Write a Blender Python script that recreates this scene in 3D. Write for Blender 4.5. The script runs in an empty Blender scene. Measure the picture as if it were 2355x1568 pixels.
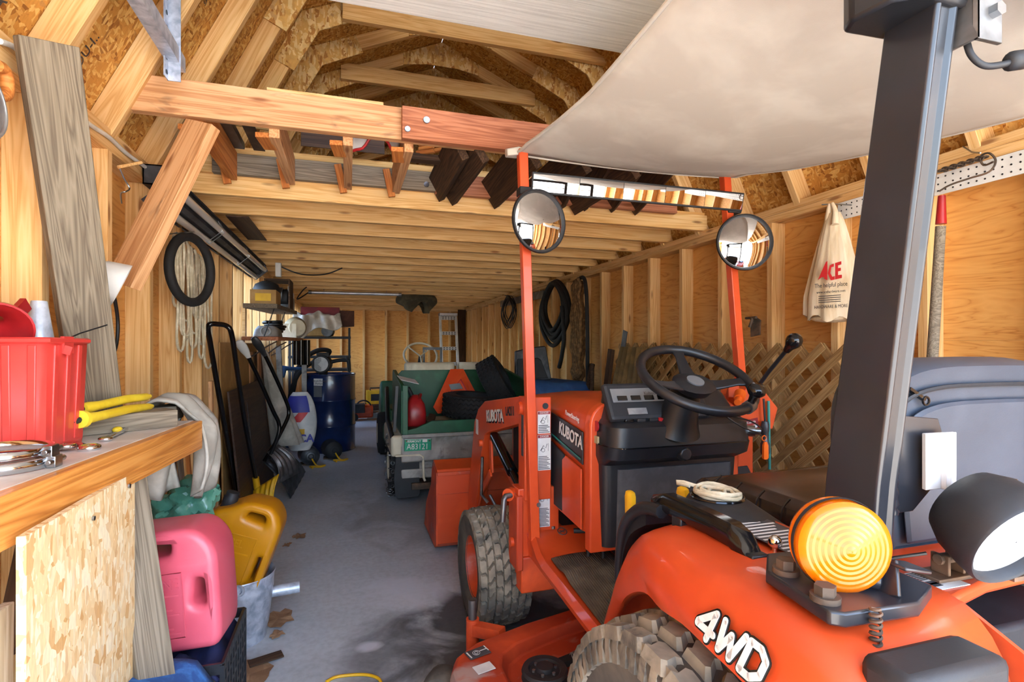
import bpy, bmesh, math, random
from mathutils import Vector, Matrix, Euler, noise
random.seed(7)
V=Vector; PI=math.pi
SC=bpy.context.scene; COL=SC.collection
# ---------------------------------------------------------------- camera, sky, sun, exposure
cam=bpy.data.cameras.new('camera'); camo=bpy.data.objects.new('camera',cam); COL.objects.link(camo)
camo.location=(0,0,1.2); camo.rotation_euler=(PI/2,0,-math.atan(377.5/1225.))
cam.sensor_width=36.0; cam.lens=36.0*1225/2355; cam.shift_y=11/2355.; cam.clip_start=0.02; cam.clip_end=400
SC.camera=camo
SC.view_settings.view_transform='Standard'; SC.view_settings.look='None'
SC.view_settings.gamma=1.0; SC.view_settings.use_curve_mapping=False
SC.view_settings.exposure=2.62
w=bpy.data.worlds.new('sky'); SC.world=w; w.use_nodes=True
nt=w.node_tree; bg=nt.nodes['Background']; sk=nt.nodes.new('ShaderNodeTexSky'); sk.sky_type='NISHITA'
sk.sun_disc=False; sk.sun_elevation=math.radians(50); sk.sun_rotation=math.radians(90); sk.dust_density=3.0; sk.ozone_density=1.0
nt.links.new(sk.outputs[0],bg.inputs[0]); bg.inputs[1].default_value=0.45
sl=bpy.data.lights.new('sun','SUN'); sl.energy=8.0; sl.angle=math.radians(3); sl.color=(1,.95,.88)
so=bpy.data.objects.new('sun',sl); COL.objects.link(so); so.rotation_euler=(0,math.radians(40),0)
# ---------------------------------------------------------------- materials
MATS={}
class NB:
    def __init__(s,name):
        s.m=bpy.data.materials.new(name); s.m.use_nodes=True; s.t=s.m.node_tree; s.b=s.t.nodes['Principled BSDF']
        s.tc=None
    def n(s,t,**k):
        nd=s.t.nodes.new(t)
        for a,v in k.items(): setattr(nd,a,v)
        return nd
    def l(s,a,b): s.t.links.new(a,b)
    def obj(s,scale=(1,1,1),rnd=True,rot=(0,0,0),world=False):
        if world:
            g=s.n('ShaderNodeNewGeometry'); src=g.outputs['Position']
        else:
            tc=s.n('ShaderNodeTexCoord'); src=tc.outputs['Object']
        if rnd and not world:
            oi=s.n('ShaderNodeObjectInfo'); mu=s.n('ShaderNodeMath',operation='MULTIPLY'); mu.inputs[1].default_value=23.7
            s.l(oi.outputs['Random'],mu.inputs[0]); ad=s.n('ShaderNodeVectorMath',operation='ADD')
            s.l(src,ad.inputs[0]); s.l(mu.outputs[0],ad.inputs[1]); src=ad.outputs[0]
        mp=s.n('ShaderNodeMapping'); mp.inputs['Scale'].default_value=scale; mp.inputs['Rotation'].default_value=rot
        s.l(src,mp.inputs[0]); return mp.outputs[0]
    def noise(s,vec,scale,detail=3,dist=0,rough=.55):
        t=s.n('ShaderNodeTexNoise'); t.inputs['Scale'].default_value=scale; t.inputs['Detail'].default_value=detail
        t.inputs['Distortion'].default_value=dist; t.inputs['Roughness'].default_value=rough
        if vec: s.l(vec,t.inputs['Vector'])
        return t.outputs['Fac']
    def ramp(s,fac,stops,interp='LINEAR'):
        r=s.n('ShaderNodeValToRGB'); cr=r.color_ramp; cr.interpolation=interp
        while len(cr.elements)<len(stops): cr.elements.new(.5)
        for e,(p,c) in zip(cr.elements,stops):
            e.position=p; e.color=(c[0],c[1],c[2],1) if isinstance(c,(tuple,list)) else (c,c,c,1)
        s.l(fac,r.inputs[0]); return r.outputs[0]
    def mix(s,fac,a,b,mode='MIX'):
        m=s.n('ShaderNodeMix',data_type='RGBA',blend_type=mode)
        for i,v in ((0,fac),(6,a),(7,b)):
            if hasattr(v,'is_output') or hasattr(v,'links'): s.l(v,m.inputs[i])
            elif i==0: m.inputs[0].default_value=v
            else: m.inputs[i].default_value=(v[0],v[1],v[2],1)
        return m.outputs[2]
    def math(s,op,a,b=None):
        m=s.n('ShaderNodeMath',operation=op)
        for i,v in enumerate((a,b)):
            if v is None: continue
            if hasattr(v,'links'): s.l(v,m.inputs[i])
            else: m.inputs[i].default_value=v
        return m.outputs[0]
    def bump(s,h,strength=.3,dist=.002):
        b=s.n('ShaderNodeBump'); b.inputs['Strength'].default_value=strength; b.inputs['Distance'].default_value=dist
        s.l(h,b.inputs['Height']); s.l(b.outputs[0],s.b.inputs['Normal'])
    def fin(s,col=None,rough=.5,metal=0,spec=None,coat=0,trans=0,sss=0):
        if col is not None:
            if hasattr(col,'links'): s.l(col,s.b.inputs['Base Color'])
            else: s.b.inputs['Base Color'].default_value=(col[0],col[1],col[2],1)
        if hasattr(rough,'links'): s.l(rough,s.b.inputs['Roughness'])
        else: s.b.inputs['Roughness'].default_value=rough
        s.b.inputs['Metallic'].default_value=metal
        if spec is not None: s.b.inputs['Specular IOR Level'].default_value=spec
        s.b.inputs['Coat Weight'].default_value=coat
        s.b.inputs['Transmission Weight'].default_value=trans
        MATS[s.m.name]=s.m; return s.m
def lin(r,g,b):
    f=lambda c:(c/255/12.92 if c/255<=.04045 else ((c/255+.055)/1.055)**2.4)
    return (f(r),f(g),f(b))
def wood(name,c1,c2,c3,ring=7.,rough=.6,knots=True,var=.18,dirt=None):
    b=NB(name); v=b.obj((.45,12,12)); n1=b.noise(v,1.6,3,1.0)
    wv=b.math('FRACT',b.math('MULTIPLY',n1,ring))
    tri=b.math('ABSOLUTE',b.math('SUBTRACT',wv,.5))
    v2=b.obj((2.0,110,110)); fi=b.noise(v2,1.0,3)
    f=b.math('ADD',b.math('MULTIPLY',tri,1.1),b.math('MULTIPLY',fi,.35))
    col=b.ramp(f,[(.12,c3),(.5,c2),(.85,c1)])
    oi=b.n('ShaderNodeObjectInfo'); dv=b.ramp(oi.outputs['Random'],[(0,(1-var,1-var*1.1,1-var*1.3)),(1,(1,1,1))])
    col=b.mix(1,col,dv,'MULTIPLY')
    if knots:
        vk=b.obj((3.2,13,13)); vo=b.n('ShaderNodeTexVoronoi'); vo.inputs['Scale'].default_value=1.0; b.l(vk,vo.inputs['Vector'])
        k=b.ramp(vo.outputs['Distance'],[(.07,1),(.16,0)])
        col=b.mix(b.math('MULTIPLY',k,.75),col,lin(120,62,24))
    if dirt:
        nd=b.noise(b.obj((2.5,7,7)),2.2,4,.6); k=b.ramp(nd,[(dirt[1],0),(dirt[1]+.14,1)]); col=b.mix(b.math('MULTIPLY',k,.8),col,dirt[0])
    b.bump(f,.25,.001); return b.fin(col,rough,spec=.35)
wood('pine',lin(240,202,146),lin(232,188,126),lin(212,158,92))
wood('pine_joist',lin(248,212,150),lin(240,196,128),lin(220,166,94))
wood('pine_dirty',lin(232,184,138),lin(220,168,118),lin(188,130,82),dirt=(lin(96,76,60),.6))
wood('red_board',lin(200,136,98),lin(182,114,78),lin(150,88,58),dirt=(lin(110,72,52),.62))
wood('orange_pine',lin(226,154,86),lin(210,132,64),lin(180,102,46))
wood('gray_wood',lin(158,146,128),lin(136,124,106),lin(106,94,80),ring=12,rough=.8,var=.2,knots=False)
wood('pale_wood',lin(230,216,192),lin(212,194,166),lin(180,158,126),ring=9)
wood('dark_wood',lin(104,76,52),lin(80,56,38),lin(52,36,24),ring=9,rough=.8,var=.3,knots=False)
wood('lattice_wood',lin(196,160,108),lin(174,136,86),lin(142,106,64),ring=9,rough=.75,knots=False,var=.3)
wood('bench_wood',lin(226,162,86),lin(210,140,66),lin(178,110,48),rough=.35)
wood('brown_panel',lin(92,68,52),lin(76,54,42),lin(58,42,34),ring=5,rough=.55,knots=False)
def osb(name,base,dark,light,sc=1.0):
    b=NB(name); v=b.obj((1,1,1),rnd=True); wn=b.noise(v,9,2)
    def flakes(rot,s1,s2):
        m=b.obj((s1*sc,s2*sc,20*sc),rot=rot); vo=b.n('ShaderNodeTexVoronoi'); vo.inputs['Scale'].default_value=1; b.l(m,vo.inputs['Vector']); return vo
    a=flakes((.3,0,.5),36,95); c=flakes((.2,.5,-.9),90,34); e=flakes((.7,.2,.2),50,50)
    sa=b.n('ShaderNodeSeparateColor'); b.l(a.outputs['Color'],sa.inputs[0]); sc_=b.n('ShaderNodeSeparateColor'); b.l(c.outputs['Color'],sc_.inputs[0])
    pick=b.math('GREATER_THAN',b.noise(v,26,2),.5)
    mx=b.n('ShaderNodeMix'); b.l(pick,mx.inputs[0]); b.l(sa.outputs[0],mx.inputs[2]); b.l(sc_.outputs[1],mx.inputs[3])
    col=b.ramp(mx.outputs[0],[(0,dark),(.25,base),(.55,base),(.8,light),(.95,light),(1,dark)])
    g=b.noise(b.obj((40,160,40)),1,2); col=b.mix(.25,col,b.ramp(g,[(.3,.35),(.7,1)]),'MULTIPLY')
    b.bump(mx.outputs[0],.35,.0015); return b.fin(col,.65,spec=.3)
osb('osb_roof',lin(204,146,68),lin(150,92,36),lin(230,186,110))
osb('osb_gusset',lin(220,172,96),lin(172,112,50),lin(238,208,146))
osb('osb_pale',lin(238,208,156),lin(214,164,102),lin(246,230,192),1.25)
def ply(name):
    b=NB(name); v=b.obj((1.,.0,7.)); n=b.noise(v,1.1,3,1.8); w=b.math('FRACT',b.math('MULTIPLY',n,9.)); tri=b.math('ABSOLUTE',b.math('SUBTRACT',w,.5))
    fi=b.noise(b.obj((3,3,80)),1,3)
    f=b.math('ADD',tri,b.math('MULTIPLY',fi,.4))
    col=b.ramp(f,[(.12,lin(182,112,48)),(.3,lin(212,150,74)),(.8,lin(226,168,92))])
    b.bump(f,.15,.001); return b.fin(col,.55,spec=.35)
b=None
def plyx(name,axis):
    b=NB(name); sc_=(1.4,1.4,7.5); v=b.obj(sc_); n=b.noise(v,.8,3,1.5); w=b.math('FRACT',b.math('MULTIPLY',n,8.)); tri=b.math('ABSOLUTE',b.math('SUBTRACT',w,.5))
    fi=b.noise(b.obj((4,4,90)),1,3); f=b.math('ADD',tri,b.math('MULTIPLY',fi,.35))
    col=b.ramp(f,[(.10,lin(190,122,56)),(.26,lin(218,158,84)),(.8,lin(230,174,100))])
    b.bump(f,.12,.001); return b.fin(col,.55,spec=.35)
plyx('plywood',0)
def paint(name,c,c2=None,nscale=6,rough=.45,metal=0,bump=0,bscale=60,dust=None,coat=0,spec=None,edge=(.45,.65),rvar=0):
    b=NB(name); v=b.obj((1,1,1)); n=b.noise(v,nscale,4,.3); c2=c2 or tuple(x*.8 for x in c)
    col=b.ramp(n,[(edge[0],c2),(edge[1],c)])
    if dust:
        nd=b.noise(b.obj((1,1,1)),dust[1],5,.5); k=b.ramp(nd,[(dust[2],0),(dust[2]+.12,1)]); col=b.mix(b.math('MULTIPLY',k,dust[3]),col,dust[0])
    if bump: b.bump(b.noise(v,bscale,3),bump,.002)
    r=rough
    if rvar: r=b.ramp(n,[(.35,rough+rvar),(.65,rough)])
    return b.fin(col,r,metal,spec,coat)
OR=lin(214,82,36)
paint('orange',OR,lin(196,70,30),4,.38,coat=.15)
paint('orange_worn',lin(218,84,36),lin(176,60,28),5,.5,dust=(lin(150,134,124),7,.6,.75))
paint('orange_deck',lin(206,78,38),lin(170,58,30),5,.55,dust=(lin(166,152,146),6,.5,.8))
paint('black_plastic',lin(30,32,36),lin(24,26,30),8,.38,bump=.05,bscale=300)
paint('black_matte',lin(36,38,42),lin(28,30,34),10,.6,bump=.1,bscale=250)
paint('black_gloss',lin(20,20,22),lin(16,16,18),6,.14)
paint('gray_mat',lin(70,73,76),lin(58,61,64),20,.8,bump=.2,bscale=500)
paint('rops_paint',lin(36,38,44),lin(31,33,38),6,.32,spec=.5,coat=.15)
paint('seat_gray',lin(62,70,82),lin(52,60,72),6,.45,bump=.08,bscale=300)
paint('rubber',lin(30,30,31),lin(22,22,23),12,.75,bump=.2,bscale=120)
paint('rubber_dusty',lin(150,142,124),lin(108,102,90),9,.9,bump=.3,bscale=150,dust=(lin(52,52,50),14,.55,.7))
paint('rubber_side',lin(96,90,78),lin(66,62,56),7,.9,bump=.3,bscale=90)
paint('steel',lin(178,182,186),lin(150,154,158),8,.28,1)
paint('steel_dull',lin(150,150,150),lin(110,110,110),10,.45,.9,bump=.1)
paint('chrome',lin(220,222,226),lin(200,204,208),3,.08,1)
paint('galv',lin(206,214,226),lin(150,162,180),26,.36,.35,edge=(.35,.65))
paint('aluminium',lin(214,216,218),lin(190,192,194),9,.35,.8)
paint('mirror',lin(240,242,244),lin(238,240,242),1,.015,1)
paint('white_paint',lin(232,232,228),lin(214,214,210),6,.5)
paint('white_sticker',lin(226,226,222),lin(206,206,204),9,.45)
paint('sticker_text',lin(70,70,74),lin(60,60,64),9,.5)
paint('red_sticker',lin(150,34,40),lin(130,28,34),9,.45)
paint('yellow',lin(238,190,36),lin(216,164,24),6,.4)
paint('yellow_can',lin(214,150,14),lin(190,126,10),4,.35,dust=(lin(112,84,36),4,.6,.6))
paint('yellow_grip',lin(240,214,60),lin(222,188,40),12,.45,bump=.1,bscale=80,dust=(lin(150,120,40),18,.66,.7))
paint('red_can_faded',lin(222,98,116),lin(206,82,100),3,.4,bump=.06,bscale=200,coat=.1)
paint('red_plastic',lin(222,72,64),lin(208,60,54),3,.35)
paint('red_dark',lin(176,34,36),lin(150,26,30),5,.35)
paint('green_paint',lin(28,98,62),lin(22,80,50),7,.45,dust=(lin(170,176,160),22,.72,.7))
paint('green_plate',lin(14,160,120),lin(10,148,110),5,.35)
paint('green_bag',lin(112,176,150),lin(84,146,122),9,.22,bump=.6,bscale=22)
paint('blue_drum',lin(26,46,92),lin(20,36,74),4,.22,coat=.3)
paint('blue_tarp',lin(58,104,160),lin(42,80,128),7,.6,bump=.5,bscale=40)
paint('blue_rug',lin(64,124,196),lin(44,92,160),30,.95,bump=.9,bscale=70)
paint('navy_cloth',lin(40,46,92),lin(28,32,66),8,.8,bump=.5,bscale=30)
paint('cream',lin(226,218,194),lin(206,196,170),6,.5,dust=(lin(150,134,104),5,.6,.6))
paint('white_dirty',lin(176,174,168),lin(140,138,132),5,.6,dust=(lin(84,80,72),6,.55,.7))
paint('canvas',lin(198,194,182),lin(184,178,166),5,.85,bump=.12,bscale=400)
paint('cloth_gray',lin(190,184,172),lin(158,152,140),9,.9,bump=.5,bscale=24)
paint('cloth_tan',lin(196,180,152),lin(166,148,120),9,.9,bump=.4,bscale=20)
paint('olive',lin(92,84,62),lin(66,60,44),9,.85,bump=.7,bscale=18)
paint('silver_wrap',lin(214,206,192),lin(190,180,164),10,.3,.0,bump=.6,bscale=20)
paint('rope',lin(224,214,188),lin(196,184,154),30,.9,bump=.6,bscale=140)
paint('rope_brown',lin(142,106,66),lin(100,74,44),30,.9,bump=.6,bscale=120)
paint('wire_gray',lin(170,172,172),lin(140,142,144),14,.4,.5)
paint('wire_white',lin(228,226,218),lin(206,204,196),14,.5)
paint('wire_black',lin(26,26,28),lin(20,20,22),14,.45)
paint('orange_plastic',lin(240,110,30),lin(226,92,20),5,.35)
paint('orange_tri',lin(246,92,34),lin(230,74,24),5,.4)
paint('iron_rust',lin(124,98,78),lin(84,72,62),14,.7,.5,bump=.3,bscale=90)
paint('cast_gray',lin(96,98,102),lin(68,70,74),10,.45,.6)
paint('cardboard',lin(190,148,88),lin(166,124,68),6,.8)
paint('maroon',lin(140,30,44),lin(112,22,34),5,.6)
paint('brown_case',lin(96,58,44),lin(72,42,32),6,.6)
paint('corrugated',lin(150,124,76),lin(112,92,58),9,.85,bump=.4,bscale=40)
paint('teal',lin(40,140,130),lin(30,120,112),4,.5)
paint('blue_print',lin(52,60,160),lin(44,50,140),4,.5)
paint('red_print',lin(206,40,44),lin(190,32,38),4,.5)
paint('dark_print',lin(60,58,62),lin(50,48,52),4,.6)
paint('leaf',lin(176,142,108),lin(140,106,76),14,.9)
paint('tan_foam',lin(190,174,136),lin(160,142,106),8,.85,bump=.4,bscale=60)
paint('brake_black',lin(30,26,24),lin(40,28,22),5,.24,bump=.5,bscale=14)
paint('seat_brown',lin(74,50,38),lin(54,38,30),4,.3,bump=.35,bscale=9)
paint('bench_top',lin(222,214,204),lin(196,186,174),7,.5)
paint('knob_gray',lin(120,122,124),lin(100,102,104),4,.4)
def amber():
    b=NB('amber'); b.b.inputs['IOR'].default_value=1.35
    return b.fin(lin(236,118,4),.2,trans=.35,coat=.4)
amber()
def bagm():
    b=NB('bag_plastic'); v=b.obj((22,22,3)); n=b.noise(v,1.5,3,.5); col=b.ramp(n,[(.3,lin(206,184,146)),(.7,lin(236,222,196))]); b.bump(n,.6,.004)
    b.b.inputs['Subsurface Weight'].default_value=.15; b.b.inputs['Subsurface Radius'].default_value=(.02,.02,.02)
    return b.fin(col,.3)
bagm()
def glassm():
    b=NB('lens_glass'); return b.fin(lin(236,238,238),.18,metal=.35,coat=.5)
glassm()
def tubem():
    b=NB('tube_glass'); return b.fin(lin(206,206,200),.15,coat=.4)
tubem()
def window_glass():
    b=NB('window_glass'); b.b.inputs['IOR'].default_value=1.02; return b.fin((1,1,1),.0,trans=1.0)
window_glass()
def concrete():
    b=NB('concrete'); p=b.obj(world=True); n=b.noise(p,1.1,5,.4); col=b.ramp(n,[(.3,lin(168,176,182)),(.55,lin(194,202,208)),(.75,lin(208,214,218))])
    f=b.noise(p,38,4); col=b.mix(.25,col,b.ramp(f,[(.35,.45),(.6,1)]),'MULTIPLY')
    sp=b.n('ShaderNodeSeparateXYZ'); b.l(p,sp.inputs[0])
    def blob(cx,cy,rx,ry):
        dx=b.math('DIVIDE',b.math('SUBTRACT',sp.outputs[0],cx),rx); dy=b.math('DIVIDE',b.math('SUBTRACT',sp.outputs[1],cy),ry)
        return b.math('ADD',b.math('MULTIPLY',dx,dx),b.math('MULTIPLY',dy,dy))
    ns=b.noise(p,3.2,5,.8); nss=b.math('MULTIPLY',b.math('SUBTRACT',ns,.5),3.0)
    # oily dark patch under the tractor
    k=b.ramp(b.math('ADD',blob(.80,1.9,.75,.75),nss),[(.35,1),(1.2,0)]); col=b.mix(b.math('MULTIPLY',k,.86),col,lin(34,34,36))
    k=b.ramp(b.math('ADD',blob(.15,2.15,.22,.4),nss),[(.2,1),(1.0,0)]); col=b.mix(b.math('MULTIPLY',k,.6),col,lin(52,52,54))
    k=b.ramp(b.math('ADD',blob(.24,2.62,.24,.2),nss),[(.25,1),(.9,0)]); col=b.mix(b.math('MULTIPLY',k,.75),col,lin(206,212,222))
    k=b.ramp(b.math('ADD',blob(.08,2.2,.07,.05),nss),[(.3,1),(.9,0)]); col=b.mix(b.math('MULTIPLY',k,.75),col,lin(210,214,224))
    k=b.ramp(b.math('ADD',blob(.5,4.0,.6,.9),nss),[(.3,1),(1.2,0)]); col=b.mix(b.math('MULTIPLY',k,.4),col,lin(96,92,86))
    b.bump(b.noise(p,60,4),.15,.002); return b.fin(col,.62,spec=.4)
concrete()
def ground():
    b=NB('gravel'); p=b.obj(world=True); n=b.noise(p,7,6); col=b.ramp(n,[(.3,lin(150,144,134)),(.7,lin(206,200,190))]); return b.fin(col,.9)
ground()
def doorm():
    b=NB('door_skin'); v=b.obj((3,90,90),rnd=False); n=b.noise(v,1.2,3,.5); col=b.ramp(n,[(.35,lin(196,196,190)),(.65,lin(216,216,210))]); b.bump(n,.5,.002); return b.fin(col,.5)
doorm()
def floor_mat():
    b=NB('floor_mat'); v=b.obj((1,1,1),rnd=False,rot=(0,0,.12)); wv=b.n('ShaderNodeTexWave'); wv.inputs['Scale'].default_value=38; b.l(v,wv.inputs['Vector'])
    n=b.noise(v,9,4); col=b.ramp(n,[(.35,lin(64,62,56)),(.65,lin(104,98,86))]); b.bump(wv.outputs['Fac'],.8,.003); return b.fin(col,.85)
floor_mat()
# ---------------------------------------------------------------- mesh helpers
class MB:
    def __init__(s): s.b=bmesh.new()
    def quad(s,*p):
        vs=[s.b.verts.new(V(q)) for q in p]; s.b.faces.new(vs); return s
    def box(s,c,d,rot=None):
        m=(rot.to_matrix() if isinstance(rot,Euler) else (rot if rot is not None else Matrix.Identity(3)))
        vs=[]
        for x in(-.5,.5):
            for y in(-.5,.5):
                for z in(-.5,.5): vs.append(s.b.verts.new(V(c)+m@V((x*d[0],y*d[1],z*d[2]))))
        for f in((0,1,3,2),(4,6,7,5),(0,4,5,1),(2,3,7,6),(0,2,6,4),(1,5,7,3)): s.b.faces.new([vs[i] for i in f])
        return s
    def bb(s,x0,x1,y0,y1,z0,z1): return s.box(((x0+x1)/2,(y0+y1)/2,(z0+z1)/2),(x1-x0,y1-y0,z1-z0))
    def bar(s,p0,p1,wd,t,up=(0,0,1)):
        p0=V(p0);p1=V(p1);x=(p1-p0);L=x.length;x.normalize();z=V(up)-x*V(up).dot(x)
        if z.length<1e-4: z=V((0,1,0))-x*x.y
        z.normalize();y=z.cross(x); m=Matrix((x,y,z)).transposed()
        return s.box((p0+p1)/2,(L,t,wd),m)
    def ring(s,c,ax,r,n,up=None,ry=None):
        a=V(ax).normalized(); u=V(up) if up else (V((0,0,1)) if abs(a.z)<.9 else V((0,1,0)))
        u=(u-a*u.dot(a)).normalized(); w=a.cross(u); ry=ry or r
        return [s.b.verts.new(V(c)+u*(math.cos(2*PI*i/n)*r)+w*(math.sin(2*PI*i/n)*ry)) for i in range(n)]
    def bridge(s,a,c):
        n=len(a)
        for i in range(n): s.b.faces.new((a[i],a[(i+1)%n],c[(i+1)%n],c[i]))
    def cyl(s,p0,p1,r0,r1=None,n=16,cap=True):
        r1=r0 if r1 is None else r1; ax=V(p1)-V(p0)
        a=s.ring(p0,ax,r0,n); c=s.ring(p1,ax,r1,n); s.bridge(a,c)
        if cap: s.b.faces.new(a[::-1]); s.b.faces.new(c)
        return s
    def tube(s,pts,r,n=8,closed=False,cap=True):
        pts=[V(p) for p in pts]; N=len(pts); rings=[]; up=None
        for i,p in enumerate(pts):
            if closed: t=(pts[(i+1)%N]-pts[i-1])
            else: t=pts[min(i+1,N-1)]-pts[max(i-1,0)]
            t.normalize()
            if up is None: up=V((0,0,1)) if abs(t.z)<.9 else V((0,1,0))
            up=(up-t*up.dot(t)); 
            if up.length<1e-5: up=V((1,0,0))
            up.normalize(); rr=r[i] if isinstance(r,(list,tuple)) else r
            rings.append(s.ring(p,t,rr,n,up=tuple(up)))
        for i in range(N-1): s.bridge(rings[i],rings[i+1])
        if closed:
            # match best rotation
            a,c=rings[-1],rings[0]; k=min(range(n),key=lambda k:(a[0].co-c[k].co).length); s.bridge(a,c[k:]+c[:k])
        elif cap: s.b.faces.new(rings[0][::-1]); s.b.faces.new(rings[-1])
        return s
    def lathe(s,prof,o,ax,n=24,cap=False,closed=False):
        rings=[s.ring(V(o)+V(ax).normalized()*h,ax,max(r,1e-4),n) for r,h in prof]
        for i in range(len(rings)-1): s.bridge(rings[i],rings[i+1])
        if closed: s.bridge(rings[-1],rings[0])
        if cap: s.b.faces.new(rings[0][::-1]); s.b.faces.new(rings[-1])
        return s
    def prism(s,poly,o,ux,uy,depth):
        o=V(o);ux=V(ux);uy=V(uy);nz=ux.cross(uy).normalized()*depth
        a=[s.b.verts.new(o+ux*p[0]+uy*p[1]) for p in poly]; c=[s.b.verts.new(v.co+nz) for v in a]
        s.bridge(a,c); s.b.faces.new(a[::-1]); s.b.faces.new(c); return s
    def grid(s,f,nu,nv,closeu=False,thick=0):
        g=[[s.b.verts.new(V(f(i/(nu if closeu else nu-1),j/(nv-1)))) for j in range(nv)] for i in range(nu)]
        for i in range(nu if closeu else nu-1):
            for j in range(nv-1): s.b.faces.new((g[i][j],g[(i+1)%nu][j],g[(i+1)%nu][j+1],g[i][j+1]))
        return s
    def loft(s,secs,cap=True):
        rs=[[s.b.verts.new(V(p)) for p in sec] for sec in secs]
        for i in range(len(rs)-1): s.bridge(rs[i],rs[i+1])
        if cap: s.b.faces.new(rs[0][::-1]); s.b.faces.new(rs[-1])
        return s
    def ell(s,c,r,n=16,m=10,rot=None):
        R=rot if rot is not None else Matrix.Identity(3); c=V(c)
        f=lambda u,v:c+R@V((r[0]*math.cos(2*PI*u)*math.sin(PI*v),r[1]*math.sin(2*PI*u)*math.sin(PI*v),-r[2]*math.cos(PI*v)))
        s.grid(f,n,m,closeu=True); return s
def W(o):
    m=o.matrix_basis.copy()
    return m if o.parent is None else W(o.parent)@o.matrix_parent_inverse@m
def link(o,parent):
    COL.objects.link(o)
    if parent is not None:
        o.parent=parent; o.matrix_parent_inverse=W(parent).inverted()
    return o
def obj(name,mb,mat,parent=None,smooth=35,bev=0,solid=0,sub=0,origin=None,seg=2):
    bm=mb.b if isinstance(mb,MB) else mb
    bmesh.ops.remove_doubles(bm,verts=bm.verts,dist=1e-6)
    bmesh.ops.recalc_face_normals(bm,faces=bm.faces)
    xs=[v.co for v in bm.verts]
    lo=V((min(p.x for p in xs),min(p.y for p in xs),min(p.z for p in xs))); hi=V((max(p.x for p in xs),max(p.y for p in xs),max(p.z for p in xs)))
    o0=V(origin) if origin else V(((lo.x+hi.x)/2,(lo.y+hi.y)/2,lo.z))
    for v in bm.verts: v.co-=o0
    me=bpy.data.meshes.new(name); bm.to_mesh(me); bm.free()
    if smooth:
        for p in me.polygons: p.use_smooth=True
        me.set_sharp_from_angle(angle=math.radians(smooth))
    me.materials.append(MATS[mat]); o=bpy.data.objects.new(name,me); o.location=o0; link(o,parent)
    if solid: md=o.modifiers.new('s','SOLIDIFY'); md.thickness=solid; md.offset=0
    if bev: md=o.modifiers.new('b','BEVEL'); md.width=bev; md.segments=seg; md.limit_method='ANGLE'; md.angle_limit=math.radians(40)
    if sub: md=o.modifiers.new('u','SUBSURF'); md.levels=sub; md.render_levels=sub
    return o
BC={}
def board(name,p0,p1,wd,t,mat,parent=None,up=(0,0,1),bev=.0015):
    """a timber: local X runs along its length, so the grain follows it"""
    p0=V(p0);p1=V(p1);x=p1-p0;L=x.length;x.normalize();z=V(up)-x*V(up).dot(x)
    if z.length<1e-4: z=V((0,1,0))-x*x.y
    z.normalize();y=z.cross(x)
    k=(round(L,3),round(wd,4),round(t,4),mat)
    if k not in BC:
        mb=MB().box((0,0,0),(L,t,wd)); bm=mb.b
        if bev: bmesh.ops.bevel(bm,geom=list(bm.edges),offset=bev,segments=1,affect='EDGES')
        me=bpy.data.meshes.new(name); bm.to_mesh(me); bm.free(); me.materials.append(MATS[mat]); BC[k]=me
    o=bpy.data.objects.new(name,BC[k]); m=Matrix((x,y,z)).transposed().to_4x4(); m.translation=(p0+p1)/2; o.matrix_basis=m
    return link(o,parent)
def text(name,s,size,mat,parent,o,ux,uy,extr=.0004,bold=0,align='CENTER',sx=1.0,lift=.0006):
    cu=bpy.data.curves.new(name,'FONT'); cu.body=s; cu.size=size; cu.extrude=extr; cu.offset=bold; cu.align_x=align; cu.align_y='CENTER'; cu.resolution_u=3
    tmp=bpy.data.objects.new(name,cu); me=bpy.data.meshes.new_from_object(tmp); bpy.data.objects.remove(tmp); bpy.data.curves.remove(cu)
    me.materials.clear(); me.materials.append(MATS[mat]); ob=bpy.data.objects.new(name,me)
    x=V(ux).normalized(); y=V(uy); y=(y-x*y.dot(x)).normalized(); z=x.cross(y)
    m=Matrix((x*sx,y,z)).transposed().to_4x4(); m.translation=V(o)+z*lift; ob.matrix_basis=m
    return link(ob,parent)
def tag(o,label,cat,group=None,kind=None):
    o['label']=label; o['category']=cat
    if group:o['group']=group
    if kind:o['kind']=kind
    return o
def thing(name,label,cat,loc=(0,0,0),group=None):
    o=bpy.data.objects.new(name,None); o.empty_display_size=.1; o.location=loc; COL.objects.link(o); return tag(o,label,cat,group)
def struct(o): o['kind']='structure'; return o
def circ(c,r,ax,n=32,a0=0,a1=2*PI,up=None,ry=None):
    a=V(ax).normalized(); u=V(up) if up else (V((0,0,1)) if abs(a.z)<.9 else V((0,1,0))); u=(u-a*u.dot(a)).normalized(); w=a.cross(u)
    return [V(c)+u*(math.cos(a0+(a1-a0)*i/n)*r)+w*(math.sin(a0+(a1-a0)*i/n)*(ry or r)) for i in range(n+(0 if abs(a1-a0-2*PI)<1e-6 else 1))]
def smoothpts(pts,k=6):
    pts=[V(p) for p in pts]; out=[]
    for i in range(len(pts)-1):
        p0=pts[max(i-1,0)];p1=pts[i];p2=pts[i+1];p3=pts[min(i+2,len(pts)-1)]
        for j in range(k):
            t=j/k; out.append(.5*((2*p1)+(p2-p0)*t+(2*p0-5*p1+4*p2-p3)*t*t+(3*p1-p0-3*p2+p3)*t**3))
    out.append(pts[-1]); return out
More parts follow.
